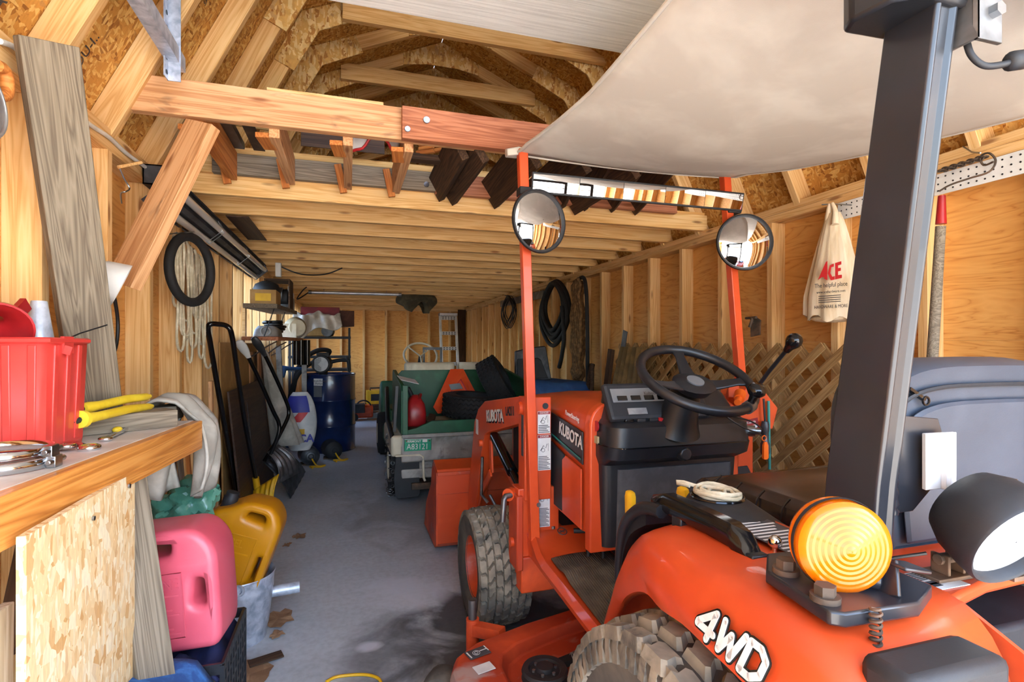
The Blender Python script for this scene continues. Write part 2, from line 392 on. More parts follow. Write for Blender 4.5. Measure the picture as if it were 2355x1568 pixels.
def copytree(root,loc=None,rotz=None,scale=None):
    def cp(o,par):
        c=o.copy(); COL.objects.link(c)
        if par is not None: c.parent=par; c.matrix_parent_inverse=o.matrix_parent_inverse.copy()
        for ch in [x for x in CH.get(o.name,[])]: cp(ch,c)
        return c
    CH={}
    for o in bpy.data.objects:
        if o.parent: CH.setdefault(o.parent.name,[]).append(o)
    r=cp(root,None)
    if loc is not None: r.location=loc
    if rotz is not None: r.rotation_euler=(0,0,rotz)
    if scale is not None: r.scale=(scale,)*3
    return r

# ---------------------------------------------------------------- the building
XL,XR,YF,YB=-.78,2.2,-.75,10.4; SH=.089; ZP=1.945
XLo,XRo=XL-SH,XR+SH
fl=struct(obj('floor',MB().bb(XLo-.02,XRo+.02,YF,YB+.12,-.15,0),'concrete',smooth=0))
gr=struct(obj('ground_outside',MB().bb(-30,30,-40,YF-.001,-.3,-.03),'gravel',smooth=0))
def wallpanels(root,side,x,ys,holes=()):
    for i in range(len(ys)-1):
        for z0,z1 in((0,1.2198),(1.2202,ZP)):
            a,c=ys[i]+.001,ys[i+1]-.001
            for h in holes:
                pass
            obj('plywood_panel',MB().bb(x,x+.012,a,c,z0,z1) if side else MB().bb(x-.012,x,a,c,z0,z1),'plywood',root,smooth=0)
def mkwall(name,inner,outer,side,studs):
    root=struct(obj(name,MB().bb(min(inner,outer),max(inner,outer),YF,YB,.0,.038),'pine',smooth=0)) # sole plate
    m=(inner+outer)/2
    for k,(za,zb) in enumerate(((ZP-.076,ZP-.038),(ZP-.038,ZP))):
        for a,c in ((YF,2.6),(2.6,6.6),(6.6,YB)):
            board('top_plate',(m,a,(za+zb)/2),(m,c,(za+zb)/2),.037,SH,'pine',root)
    for y in studs: board('stud',(m,y,.038),(m,y,ZP-.076),.038,SH,'pine',root,up=(0,1,0))
    return root
lstuds=[1.34+.406*k for k in range(-5,23)]; lstuds=[y for y in lstuds if YF<y<YB-.1]
rstuds=[1.96+.406*k for k in range(-6,21)]; rstuds=[y for y in rstuds if YF<y<YB-.1]
wl=mkwall('wall_left',XL,XLo,0,lstuds); wr=mkwall('wall_right',XR,XRo,1,rstuds)
# left sheathing leaves unseen, unglazed openings added to brighten the deep interior
ADDED_WINS=[(4.4,6.75,1.24,1.84),(7.3,10.1,.8,1.84)]
def lpanel(y0,y1,z0,z1): obj('plywood_panel',MB().bb(XLo-.012,XLo,y0+.001,y1-.001,z0,z1),'plywood',wl,smooth=0); obj('siding',MB().bb(XLo-.03,XLo-.013,y0,y1,z0,z1),'white_paint',wl,smooth=0)  # unseen outer skin added to stop light leaking through the panel seams
for a,c in((YF,1.4),(1.4,4.4)): lpanel(a,c,0,1.2198); lpanel(a,c,1.2202,ZP)
yy=4.4
for i,(a,c,z0,z1) in enumerate(ADDED_WINS):
    if a>yy: lpanel(yy,a,0,ZP)
    lpanel(a,c,0,z0); lpanel(a,c,z1,ZP); yy=c
    wn=struct(obj('window_%d'%(i+1),MB().bb(XLo-.035,XLo-.001,a,c,z0,z0+.03).bb(XLo-.035,XLo-.001,a,c,z1-.03,z1).bb(XLo-.035,XLo-.001,a,a+.03,z0,z1).bb(XLo-.035,XLo-.001,c-.03,c,z0,z1),'white_paint',smooth=0))
lpanel(yy,YB,0,ZP)
for a,c in((YF,.8),(.8,3.24),(3.24,5.68),(5.68,8.12),(8.12,YB)):
    for z0,z1 in((0,1.2198),(1.2202,ZP)): obj('plywood_panel',MB().bb(XRo,XRo+.012,a+.001,c-.001,z0,z1),'plywood',wr,smooth=0)
# back wall
wb=struct(obj('wall_back',MB().bb(XL,XR,YB-SH,YB,0,.038),'pine',smooth=0))
board('top_plate',(XL,YB-SH/2,ZP-.038),(XR,YB-SH/2,ZP-.038),.076,SH,'pine',wb)
for k in range(7): 
    x=-.121+.406*(k-1); board('stud',(x,YB-SH/2,.038),(x,YB-SH/2,ZP-.076),.038,SH,'pine',wb,up=(1,0,0))
for a,c in((XLo,.69),(.692,XRo)):
    for z0,z1 in((0,1.2998),(1.3002,ZP)): obj('plywood_panel',MB().bb(a,c,YB,YB+.012,z0,z1),'plywood',wb,smooth=0)
KX,KZ,RZ=.97,3.18,3.60; CXR=(XLo+XRo)/2
gable=MB().prism([(XLo,ZP),(XRo,ZP),(CXR+KX,KZ),(CXR,RZ),(CXR-KX,KZ)],(0,YB+.012,0),(1,0,0),(0,0,1),.012); obj('gable_panel',gable,'osb_roof',wb,smooth=0)
# roof: four sheathing slopes, trusses with gussets
pts=[(XLo,ZP),(CXR-KX,KZ),(CXR,RZ),(CXR+KX,KZ),(XRo,ZP)]
ce=None
for i in range(4):
    (xa,za),(xb,zb)=pts[i],pts[i+1]
    d=V((xb-xa,0,zb-za)); L=d.length; d.normalize(); nrm=V((-d.z,0,d.x)) 
    ys=[YF,1.0,3.44,5.88,8.32,YB+.02]
    for j in range(5):
        mb=MB().box((0,0,0),(L if i in(1,2) else L+.06,ys[j+1]-ys[j]-.004,.011)); bm=mb.b
        me=bpy.data.meshes.new('roof_panel'); bm.to_mesh(me); bm.free(); me.materials.append(MATS['osb_roof'])
        o=bpy.data.objects.new('ceiling' if ce is None else 'roof_panel',me)
        m=Matrix((d,V((0,1,0)),d.cross(V((0,1,0))))).transposed().to_4x4(); m.translation=V(((xa+xb)/2,(ys[j]+ys[j+1])/2,(za+zb)/2))+nrm*.007; o.matrix_basis=m
        link(o,ce)
        if ce is None: ce=struct(o)
def off(p,q,dn):
    d=(V((q[0]-p[0],0,q[1]-p[1]))).normalized(); n=V((d.z,0,-d.x))*dn; return n
trY=[.962+.406*k for k in range(-4,24)]; trY=[y for y in trY if y<YB-.1]
RD=.089; gcache={}
for y in trY:
    for i in range(4):
        n=off(pts[i],pts[i+1],RD/2); a=V((pts[i][0],y,pts[i][1]))+n; c=V((pts[i+1][0],y,pts[i+1][1]))+n
        board('rafter',a,c,RD,.038,'pine' if y<3 else 'pine_joist',ce,up=tuple(n))
    # gussets on the near face of each truss
    for sgn in(-1,1):
        kx,kz=CXR+sgn*KX,KZ; lo=V((sgn*(-(KX-(CXR-XLo))),0,ZP-KZ)); lo=V((XLo-(CXR-KX) if sgn<0 else XRo-(CXR+KX),0,ZP-KZ)).normalized(); up_=V((-sgn*KX,0,RZ-KZ)).normalized()
        inn=(lo+up_).normalized()
        P=[V((0,0,0)),lo*.34,lo*.34+ (up_-lo*up_.dot(lo)).normalized()*.12, inn*.14, up_*.34+(lo-up_*lo.dot(up_)).normalized()*.12, up_*.34]
        key=('k',sgn)
        if key not in gcache:
            mb=MB().prism([(p.x,p.z) for p in P],(0,0,0),(1,0,0),(0,0,1),.011); bm=mb.b; bmesh.ops.recalc_face_normals(bm,faces=bm.faces); me=bpy.data.meshes.new('gusset'); bm.to_mesh(me); bm.free(); me.materials.append(MATS['osb_gusset']); gcache[key]=me
        o=bpy.data.objects.new('gusset',gcache[key]); o.location=(kx,y-.02,kz-.004); link(o,ce)
    if 'r' not in gcache:
        s=(RZ-KZ)/KX; mb=MB().prism([(0,0),(.3,-.3*s),(.3,-.3*s-.09),(.12,-.19),(-.12,-.19),(-.3,-.3*s-.09),(-.3,-.3*s)],(0,0,0),(1,0,0),(0,0,1),.011); bm=mb.b; bmesh.ops.recalc_face_normals(bm,faces=bm.faces); me=bpy.data.meshes.new('gusset'); bm.to_mesh(me); bm.free(); me.materials.append(MATS['osb_gusset']); gcache['r']=me
    o=bpy.data.objects.new('gusset',gcache['r']); o.location=(CXR,y-.02,RZ-.006); link(o,ce)
# loft
loft=thing('storage_loft','pine joists and deck of the storage loft under the barn roof','loft',(CXR,6.6,ZP)); loft['kind']='structure'
JB=ZP+.001; JT=ZP+.1
jy=[2.95+.406*k for k in range(19)]; jy=[y for y in jy if y<YB-.12]
for y in jy: board('joist',(XLo+.06,y,(JB+JT)/2),(XRo-.06,y,(JB+JT)/2),.099,.038,'pine_joist',loft)
k=0; y=2.93
while y<YB-.2:
    e=min(y+1.22,YB-.02); obj('deck_panel',MB().bb(XLo+.08,XRo-.08,y,e-.003,JT,JT+.015),'plywood',loft,smooth=0); y=e
obj('siding',MB().bb(XRo+.013,XRo+.03,YF,YB+.03,0,ZP),'white_paint',wr,smooth=0)  # unseen light-blocking skins added behind the right and back wall panels
obj('siding',MB().bb(XLo,XRo,YB+.013,YB+.03,0,ZP+.01),'white_paint',wb,smooth=0)

# ---------------------------------------------------------------- the tractor
TX=1.08
T=thing('compact_tractor','orange compact tractor with front loader and canvas canopy, parked facing into the barn','tractor',(TX,1.45,0))
def tyre(name,c,R,wd,rim,parent,rows,nblk,bl,bw,bh,mt,ms,side=-1,jag=.3,skip=None):
    c=V(c); h=wd/2
    prof=[(rim,-h*.8),(rim+.015,-h*.92),(R*.72+rim*.28,-h),(R*.9,-h*.97),(R-bh*1.2,-h*.8),(R-bh,-h*.4),(R-bh,h*.4),(R-bh*1.2,h*.8),(R*.9,h*.97),(R*.72+rim*.28,h),(rim+.015,h*.92),(rim,h*.8)]
    w=obj(name,MB().lathe(prof,c,(1,0,0),40,closed=False),ms,parent,smooth=50)
    mb=MB()
    for r in range(rows):
        hx=(r-(rows-1)/2)/((rows-1)/2)*(h-bw*.45) if rows>1 else 0
        drop=(abs(hx)/h)**3*bh*1.1
        for k in range(nblk):
            a=2*PI*(k+(.5 if r%2 else 0))/nblk
            rad=V((0,math.sin(a),math.cos(a))); tan=V((0,math.cos(a),-math.sin(a)))
            if skip and skip(rad): continue
            p=c+rad*(R-bh-drop)+V((hx,0,0)); s=jag*bl*(1 if r%2 else -1)
            X=V((1,0,0)); vs=[]
            for tier,f in((0,1.12),(1,.84)):
                for dx,dt in((-.5,-.5),(-.28,-.62),(.28,-.38),(.5,-.5),(.5,.5),(.28,.62),(-.28,.38),(-.5,.5)):
                    vs.append(mb.b.verts.new(p+X*(dx*bw*f)+tan*(dt*bl*f+s*dx)+rad*(tier*bh-(0 if tier else .004))))
            mb.b.faces.new(vs[8:]); 
            for i in range(8): mb.b.faces.new((vs[i],vs[(i+1)%8],vs[8+(i+1)%8],vs[8+i]))
    if R>.3:
        for sg in(-1,1):
            for k in range(nblk*2):
                a=2*PI*k/(nblk*2); rad=V((0,math.sin(a),math.cos(a))); tan=V((0,math.cos(a),-math.sin(a)))
                mb.bar(c+rad*(R*.80)+V((sg*h*1.0,0,0)),c+rad*(R*.945)+V((sg*h*.93,0,0)),.018,.012,up=tuple(tan))
    obj('tread',mb,mt,w,smooth=0)
    s=side; rp=[(rim*1.02,s*h*.85),(rim*1.0,s*h*.6),(rim*.92,s*h*.5),(rim*.8,s*h*.1),(rim*.5,s*h*.05),(rim*.42,s*h*.3),(rim*.15,s*h*.32),(.001,s*h*.32)]
    obj('rim',MB().lathe(rp,c,(1,0,0),32),'orange_worn',w,smooth=40)
    nb=MB()
    for k in range(5):
        a=2*PI*k/5; q=c+V((s*h*.07,math.cos(a)*rim*.62,math.sin(a)*rim*.62)); nb.cyl(q,q+V((s*.012,0,0)),.009,n=6)
    obj('wheel_nut',nb,'steel_dull',w,smooth=0)
    return w
tyre('front_wheel',(.605,2.26,.245),.245,.215,.125,T,7,26,.05,.031,.016,'rubber_dusty','rubber_side',-1)
tyre('front_wheel',(1.56,2.26,.245),.245,.215,.125,T,7,26,.05,.031,.016,'rubber_dusty','rubber_side',1)
tyre('rear_wheel',(.605,.72,.37),.372,.31,.2,T,7,32,.052,.037,.018,'rubber_dusty','rubber_side',-1,.15)
tyre('rear_wheel',(1.56,.72,.37),.372,.31,.2,T,7,32,.052,.037,.018,'rubber_dusty','rubber_side',1,.15)
# chassis under the hood, axles
obj('chassis',MB().bb(.9,1.26,.45,1.5,.3,.55).bb(.95,1.21,1.5,2.7,.36,.5).cyl((.7,2.26,.25),(1.46,2.26,.25),.035).cyl((.65,.72,.37),(1.5,.72,.37),.06).bb(.86,1.3,.62,1.05,.55,.72),'black_matte',T,bev=.01)
# hood: lofted sections
def hsec(y,hw,zt,zb,r,crown=.012):
    pts=[]
    pts.append((TX-hw,y,zb))
    for k in range(6):
        a=PI/2*k/5; pts.append((TX-hw+r-r*math.cos(a),y,zt-r+r*math.sin(a)))
    pts.append((TX,y,zt+crown))
    for k in range(6):
        a=PI/2*(1-k/5); pts.append((TX+hw-r+r*math.cos(a),y,zt-r+r*math.sin(a)))
    pts.append((TX+hw,y,zb)); return pts
hood=obj('hood',MB().loft([hsec(1.66,.294,1.0,.56,.07),hsec(1.72,.292,1.005,.55,.07),hsec(2.05,.285,.995,.56,.08),hsec(2.5,.26,.96,.58,.09),hsec(2.72,.24,.92,.6,.1),hsec(2.78,.2,.86,.62,.08)]),'orange',T,smooth=40)
obj('hood_rim',MB().loft([hsec(1.635,.301,1.006,.5,.075),hsec(1.68,.301,1.007,.5,.075)]),'orange',hood,smooth=40,bev=.006)
def side_plate(name,pts,mat,par,x=.782,t=.006,bev=.002): return obj(name,MB().prism([(p[0],p[1]) for p in pts],(x,0,0),(0,1,0),(0,0,1),-t),mat,par,smooth=0,bev=bev)
side_plate('emblem_panel',[(1.70,.90),(1.70,.785),(2.1,.85),(2.1,.945)],'black_plastic',hood,.786,.006)
side_plate('emblem_stripe',[(1.71,.806),(1.71,.80),(2.1,.864),(2.1,.87)],'teal',hood,.778,.001,0)
text('lettering','KUBOTA',.062,'white_sticker',hood,(.7775,1.80,.872),(0,-1,-.13),(0,0,1),sx=.86,bold=.0016)
text('lettering','PowerSteering',.026,'white_sticker',hood,(.7785,1.785,.945),(0,-1,-.1),(0,0,1),sx=.8)
side_plate('grille',[(1.86,.79),(1.86,.57),(2.5,.60),(2.5,.9),(2.1,.84)],'black_matte',hood,.783,.006)
side_plate('side_cover',[(1.70,.77),(1.70,.56),(1.87,.57),(1.87,.77),(1.84,.79)],'orange',hood,.781,.007)
# console
def rsec(z,x0,x1,y0,y1,r):
    p=[]
    for cx,cy,a0 in((x0+r,y0+r,PI),(x1-r,y0+r,1.5*PI),(x1-r,y1-r,0),(x0+r,y1-r,.5*PI)):
        for k in range(5): a=a0+PI/2*k/4; p.append((cx+r*math.cos(a),cy+r*math.sin(a),z))
    return p
con=obj('console',MB().loft([rsec(.52,.82,1.34,1.615,1.70,.03),rsec(.80,.81,1.35,1.60,1.70,.03),rsec(.83,.80,1.355,1.53,1.70,.05),rsec(.87,.80,1.355,1.515,1.70,.055),rsec(.872,.802,1.353,1.517,1.70,.055),rsec(.935,.805,1.35,1.52,1.70,.06),rsec(.95,.815,1.34,1.535,1.70,.06),rsec(.955,.82,1.335,1.56,1.69,.05),rsec(1.03,.84,1.30,1.60,1.70,.04),rsec(1.06,.86,1.28,1.625,1.70,.03)]),'black_plastic',T,smooth=35)
obj('seam',MB().tube(smoothpts([(.8,1.66,.876),(.799,1.58,.873),(.83,1.525,.871),(.9,1.513,.871),(1.25,1.513,.871),(1.33,1.53,.872),(1.356,1.6,.875)],4),.0022,6),'black_gloss',con)
obj('kick_panel',MB().loft([rsec(.545,.86,1.325,1.606,1.66,.02),rsec(.785,.86,1.32,1.592,1.66,.02)]),'gray_mat',con,smooth=40)
# instrument binnacle
bn=Matrix.Rotation(math.radians(-58),3,'X')
def binn(name,cx,cz,wx,wz,lift,t,mat,par=con,bev=.002):
    nrm=V((0,-.86,.51)); upv=V((0,.51,.86)); o=V((1.03,1.582,1.0))+V((1,0,0))*cx+upv*cz+nrm*lift
    return obj(name,MB().box(o,(wx,t,wz),Matrix((V((1,0,0)),-nrm,upv)).transposed()),mat,par,smooth=0,bev=bev)
binn('panel_frame',-.03,.012,.38,.135,.002,.03,'black_matte',bev=.012)
binn('instrument_plate',-.06,.03,.28,.05,.019,.004,'knob_gray')
for k in range(5): binn('indicator',-.165+.05*k,.018,.036,.017,.0225,.003,'black_gloss',bev=.001)
binn('hour_meter',.03,.043,.04,.016,.0225,.003,'black_gloss',bev=.001)
text('lettering','Kubota',.016,'sticker_text',con,(.955,1.5505,1.0425),(1,0,0),(0,.51,.86),lift=.002)
binn('data_label',-.12,-.028,.07,.022,.0185,.003,'wire_gray',bev=.0005)
for k,mt in enumerate(('black_gloss','black_matte','black_matte')):
    obj('switch',MB().box((.875+.045*k,1.55,.956),(.032,.022,.012)),mt,con,bev=.003)
obj('switch',MB().cyl((.995,1.548,.953),(.995,1.545,.963),.012),'red_dark',con)
obj('round_reflector',MB().cyl((.801,1.63,.93),(.796,1.63,.93),.018),'red_dark',con)
obj('amber_reflector',MB().box((.797,1.625,.885),(.006,.03,.024)),'tan_foam',con)
obj('bolt',MB().cyl((1.07,1.516,.893),(1.07,1.507,.893),.009,n=8),'steel',con)
kb=MB().cyl((1.067,1.532,.842),(1.067,1.508,.842),.026,.022,n=8); obj('throttle_knob',kb,'black_plastic',con,bev=.004)
obj('key_switch',MB().cyl((1.345,1.56,.9),(1.37,1.54,.9),.02).cyl((1.37,1.54,.9),(1.385,1.53,.9),.012),'steel',con)
# steering column, wheel
obj('steering_column',MB().lathe([(.085,-.01),(.075,.01),(.062,.05),(.055,.10),(.05,.12),(.035,.13)],(1.06,1.56,.93),(0,-.42,.9),24,cap=True),'black_plastic',T,smooth=50)
sn=V((0,-.5,.866)); su=V((0,.866,.5)); sx=V((1,0,0)); scn=V((1.055,1.44,1.098))
sw=obj('steering_wheel',MB().tube(circ(scn,.178,sn,48,up=tuple(su)),.0155,10,closed=True),'black_plastic',T,smooth=60)
hub=MB().loft([[scn+sn*(-.045)+sx*(.055*math.cos(a))+su*(.05*math.sin(a)) for a in [2*PI*k/16 for k in range(16)]],[scn+sn*(-.02)+sx*(.075*math.cos(a))+su*(.06*math.sin(a)) for a in [2*PI*k/16 for k in range(16)]],[scn+sn*(-.012)+sx*(.06*math.cos(a))+su*(.045*math.sin(a)) for a in [2*PI*k/16 for k in range(16)]]])
obj('hub',hub,'black_plastic',sw,smooth=40)
for a in (math.radians(-8),math.radians(188),math.radians(80)):
    d=sx*math.cos(a)+su*math.sin(a); t=sn.cross(d)
    sec=[]
    for r,wd,h in((.04,.06,-.025),(.09,.045,-.018),(.14,.035,-.006),(.178,.05,0)):
        p=scn+d*r+sn*h; sec.append([p+t*wd/2*.9+sn*.004,p+t*wd/2-sn*.004,p-t*wd/2-sn*.004,p-t*wd/2*.9+sn*.004])
    obj('spoke',MB().loft(sec),'black_plastic',sw,bev=.003)
obj('hub_badge',MB().cyl(scn+sn*-.012,scn+sn*-.008,.028,n=24),'knob_gray',sw)
ka=math.radians(-62); kp=scn+(sx*math.cos(ka)+su*math.sin(ka))*.178
spk=obj('spinner_knob',MB().lathe([(.001,.078),(.018,.076),(.026,.066),(.027,.055),(.02,.045),(.012,.038),(.01,.01)],kp,sn,20),'black_gloss',sw,smooth=60)
kt=sn.cross((kp-scn).normalized()); obj('clamp',MB().cyl(kp-kt*.016,kp+kt*.016,.019,n=16),'steel_dull',sw)
# loader masts
def mast(s):
    f=lambda x:TX+s*(x-TX)
    name='loader_mast'; mb=MB()
    X=lambda a,c:(min(f(a),f(c)),max(f(a),f(c)))
    x=X(.652,.762); mb.bb(x[0],x[1],1.95,2.03,.6,1.0)
    x=X(.63,.80); mb.bb(x[0],x[1],1.962,2.05,.38,.645)
    m=obj(name,mb,'orange',T,bev=.004,smooth=30)
    mb=MB(); 
    x=X(.62,.648); mb.bb(x[0],x[1],1.95,2.06,.33,.62)
    obj('mast_flange',mb,'orange_worn',m,bev=.006)
    obj('mast_bracket',MB().bb(*X(.64,.80),1.955,2.1,.24,.38),'orange_worn',m,bev=.006)
    return m
ml=mast(1); mr=mast(-1)
obj('mast_hole',MB().cyl((.737,1.952,.965),(.737,1.947,.965),.012),'black_matte',ml)
def sticker(par,x0,x1,z0,z1,y,title,lines,pict=True,th=.012):
    s=obj('warning_label',MB().bb(x0,x1,y-.0012,y,z0,z1),'white_sticker',par,smooth=0)
    obj('label_header',MB().bb(x0+.001,x1-.001,y-.0018,y-.001,z1-th,z1-.001),'red_sticker',s,smooth=0)
    text('lettering',title,th*.85,'white_sticker',s,((x0+x1)/2,y-.0018,z1-th/2-.0005),(1,0,0),(0,0,1),extr=.0001,sx=.9)
    lb=MB(); n=lines; zb=z0+.004; zt=z0+(z1-z0)*(.42 if pict else .8)
    for k in range(n):
        zz=zb+(zt-zb)*k/n; lb.bb(x0+.003,x1-.003-.006*((k*7)%3),y-.0016,y-.001,zz,zz+(zt-zb)/n*.45)
    obj('small_print',lb,'sticker_text',s,smooth=0)
    if pict:
        pb=MB(); cx=(x0+x1)/2; cz=z0+(z1-z0)*.64; w=(x1-x0)*.3
        pb.tube([(cx-w,y-.0015,cz-.012),(cx-w*.2,y-.0015,cz+.008),(cx+w*.4,y-.0015,cz-.002),(cx+w*.7,y-.0015,cz+.014)],.0012,5); pb.tube(circ((cx-w*.3,y-.0015,cz-.01),.007,(0,1,0),14),.0009,5,closed=True)
        pb.bar((cx+w,y-.0015,cz-.014),(cx+w,y-.0015,cz+.016),.0015,.001)
        obj('pictogram',pb,'sticker_text',s,smooth=0)
sticker(ml,.705,.757,.858,.945,1.949,'DANGER',5)
sticker(ml,.705,.759,.715,.853,1.949,'DANGER',9)
sticker(ml,.706,.76,.49,.672,1.961,'DANGER',14)
side_plate('serial_label',[(1.965,.93),(1.965,.77),(1.99,.77),(1.99,.93)],'sticker_text',ml,.652,.001,0)
obj('mast_bolt',MB().cyl((.694,1.92,.595),(.694,1.905,.595),.009,n=8),'steel_dull',ml); obj('mast_bolt',MB().cyl((.69,1.92,.435),(.69,1.905,.435),.008,n=8),'steel_dull',ml)
for p_,q_,r_ in(((.655,2.0,.955),(.64,2.0,.955),.026),((.62,2.02,.615),(.6,2.0,.615),.025),((.622,2.0,.43),(.608,2.0,.43),.018),((.8,1.99,.63),(.83,1.98,.63),.022)): obj('pivot_boss',MB().cyl(p_,q_,r_),'orange',ml,smooth=40)
obj('locking_pin',MB().tube([(.625,2.0,.615),(.585,1.985,.615),(.578,1.98,.605),(.572,1.98,.52)],.011,10),'steel_dull',ml,smooth=50); obj('pin_collar',MB().cyl((.825,1.985,.63),(.86,1.97,.63),.02,n=10).cyl((.845,1.97,.612),(.845,1.97,.575),.005,n=8),'steel_dull',ml,smooth=50)
# boom arms
def boom(s):
    f=lambda x:TX+s*(x-TX); x0=f(.672); t=.06*s
    prof=[(1.99,1.0),(2.1,.99),(2.66,.915),(2.8,.86),(2.89,.78),(3.1,.2),(3.02,.14),(2.9,.2),(2.74,.62),(2.66,.74),(2.6,.765),(2.06,.885),(1.99,.9)]
    pp=[(p[0],p[1]) for p in prof]
    bo=obj('loader_boom',MB().prism(pp,(x0,0,0),(0,1,0),(0,0,1),t),'orange',T,bev=.004,smooth=30)
    cx=f(.71)
    obj('lift_cylinder',MB().cyl((cx,2.60,.74),(cx,2.30,.63),.026).cyl((cx,2.3,.63),(cx,2.02,.53),.018).cyl((cx,2.62,.75),(cx,2.6,.74),.02),'black_gloss',bo,smooth=50)
    obj('lift_link',MB().bar((f(.73),2.66,.71),(f(.73),2.05,.44),.05,.012).bar((f(.69),2.6,.56),(f(.69),2.78,.42),.04,.012).bar((f(.69),2.78,.43),(f(.69),2.98,.16),.035,.012).bar((f(.695),2.62,.72),(f(.695),2.6,.56),.04,.012),'orange',bo,bev=.003)
    obj('hydraulic_pipe',MB().tube([(cx,2.7,.42),(f(.74),2.68,.36),(f(.8),2.66,.36),(f(1.05),2.66,.37)],.008,8).tube([(f(.67),2.7,.62),(f(.67),2.72,.42),(f(.7),2.7,.38)],.008,8),'steel_dull',bo)
    obj('pivot_pin',MB().cyl((f(.672),2.72,.69),(f(.655),2.72,.69),.018).cyl((f(.672),2.03,.94),(f(.655),2.03,.94),.02),'orange_worn',bo)
    return bo
bl=boom(1); br=boom(-1)
text('lettering','KUBOTA',.078,'white_sticker',bl,(.6715,2.47,.862),(0,-1,.13),(0,0,1),sx=.98,bold=.002)
text('lettering_shadow','KUBOTA',.078,'black_gloss',bl,(.6718,2.464,.857),(0,-1,.13),(0,0,1),sx=.98,bold=.0045,lift=.0002)
text('lettering','LA211',.052,'black_gloss',bl,(.6715,2.21,.915),(0,-1,.13),(0,0,1),sx=.95,bold=.002)
obj('boom_label',MB().bb(.6705,.6715,2.80,2.85,.72,.8),'white_sticker',bl,smooth=0)
# bucket
bp=[(3.05,.47),(3.05,.06),(3.09,.03),(3.55,.02),(3.55,.035),(3.1,.05),(3.07,.08),(3.065,.46),(3.2,.5),(3.2,.515),(3.06,.485)]
bk=obj('bucket',MB().prism(bp,(.49,0,0),(0,1,0),(0,0,1),1.2),'orange',T,bev=.003,smooth=30)
for x in(.484,1.69): obj('bucket_side',MB().prism([(3.05,.47),(3.05,.05),(3.1,.025),(3.55,.02),(3.45,.2),(3.25,.36),(3.2,.5)],(x,0,0),(0,1,0),(0,0,1),.01),'orange_worn',bk,bev=.002,smooth=30)
obj('bucket_rib',MB().bar((.49,3.047,.345),(1.68,3.047,.345),.006,.006).bar((.705,3.04,.31),(.705,3.04,.06),.012,.02).bar((.9,3.04,.31),(.9,3.04,.06),.012,.02).bar((.49,3.046,.462),(1.68,3.046,.462),.02,.012),'orange_worn',bk,bev=.002)
# mirror poles
pl=obj('mirror_pole',MB().bar((.685,1.925,.40),(.634,1.925,1.945),.036,.034,up=(1,0,0)),'orange',T,bev=.003)
pr_=obj('mirror_pole',MB().bar((1.64,1.925,1.0),(1.552,1.925,1.95),.036,.034,up=(1,0,0)),'orange',T,bev=.003)
obj('pole_foot',MB().bb(1.56,1.68,1.9,1.96,.6,1.02),'orange',pr_,bev=.004)
def rmirror(c,n,poly):
    c=V(c);n=V(n).normalized()
    m=obj('convex_mirror',MB().lathe([(.001,.024),(.03,.0225),(.06,.0175),(.09,.009),(.11,0)],c,n,40),'mirror',T,smooth=80)
    obj('mirror_rim',MB().lathe([(.108,.0),(.112,.008),(.118,.006),(.12,-.004),(.114,-.014),(.06,-.03),(.001,-.034)],c,n,40),'black_matte',m,smooth=50)
    obj('mirror_arm',MB().cyl(c-n*.03,V(poly),.006,n=8).bar(V(poly)-V((0,0,.02)),V(poly)+V((0,0,.02)),.04,.04,up=(1,0,0)),'black_matte',m)
rmirror((.682,1.865,1.664),(.26,-.96,0),(.643,1.925,1.69)); rmirror((1.598,1.855,1.637),(-.31,-.95,0),(1.58,1.925,1.62))
tl_=math.radians(8); mz=V((0,math.sin(tl_)*-1,math.cos(tl_))); mz=V((0,-math.sin(tl_),math.cos(tl_)))*-1; mz=V((0,-.2,.98)); mn=V((0,-.98,-.2)); mc=V((1.14,1.893,1.815))
pm=obj('panoramic_mirror',MB().box(mc-mn*.002,(.96,.012,.078),Matrix((V((1,0,0)),-mn,mz)).transposed()),'black_matte',T,bev=.003)
for k in range(5):
    x0=-.474+.19*k
    obj('mirror_pane',MB().grid(lambda u,v,x0=x0:mc+V((x0+.188*u,0,0))+mz*(-.031+.062*v)+mn*(.0045+.003*math.sin(PI*u)+.001*math.sin(PI*v)),7,4),'mirror',pm,smooth=80)
obj('mirror_bracket',MB().bb(.618,.672,1.9,1.95,1.77,1.80),'black_matte',pm,bev=.003); obj('mirror_bracket',MB().bb(1.555,1.62,1.9,1.95,1.77,1.80),'black_matte',pm,bev=.003)
# fenders (one surface, mirrored)
LIP=[(0.63,1.224,0.442),(0.61,1.164,0.514),(0.59,1.111,0.57),(0.56,1.022,0.647),(0.54,0.96,0.696),(0.52,0.884,0.741),(0.51,0.831,0.76),(0.5,0.774,0.762),(0.49,0.7,0.776),(0.48,0.617,0.779),(0.48,0.572,0.776),(.48,.50,.765),(.485,.42,.73),(.49,.37,.68),(.50,.34,.60)]
SHD=[(0.645,1.29,0.404),(0.64,1.263,0.459),(0.63,1.226,0.515),(0.61,1.162,0.589),(0.6,1.117,0.662),(0.585,1.05,0.74),(0.565,.97,0.80),(0.535,.90,0.832),(0.525,.84,.848),(.515,.76,.852),(.51,.66,.855),(.505,.56,.855),(.505,.475,.848),(.51,.415,.81),(.515,.385,.72)]
TOP=[(.80,1.30,.404),(.80,1.27,.46),(.80,1.235,.518),(.80,1.172,.6),(.80,1.127,.675),(.79,1.065,.76),(.78,.985,.828),(.775,.915,.862),(.77,.85,.868),(.77,.76,.868),(.77,.66,.868),(.77,.56,.868),(.765,.49,.864),(.755,.44,.82),(.745,.41,.72)]
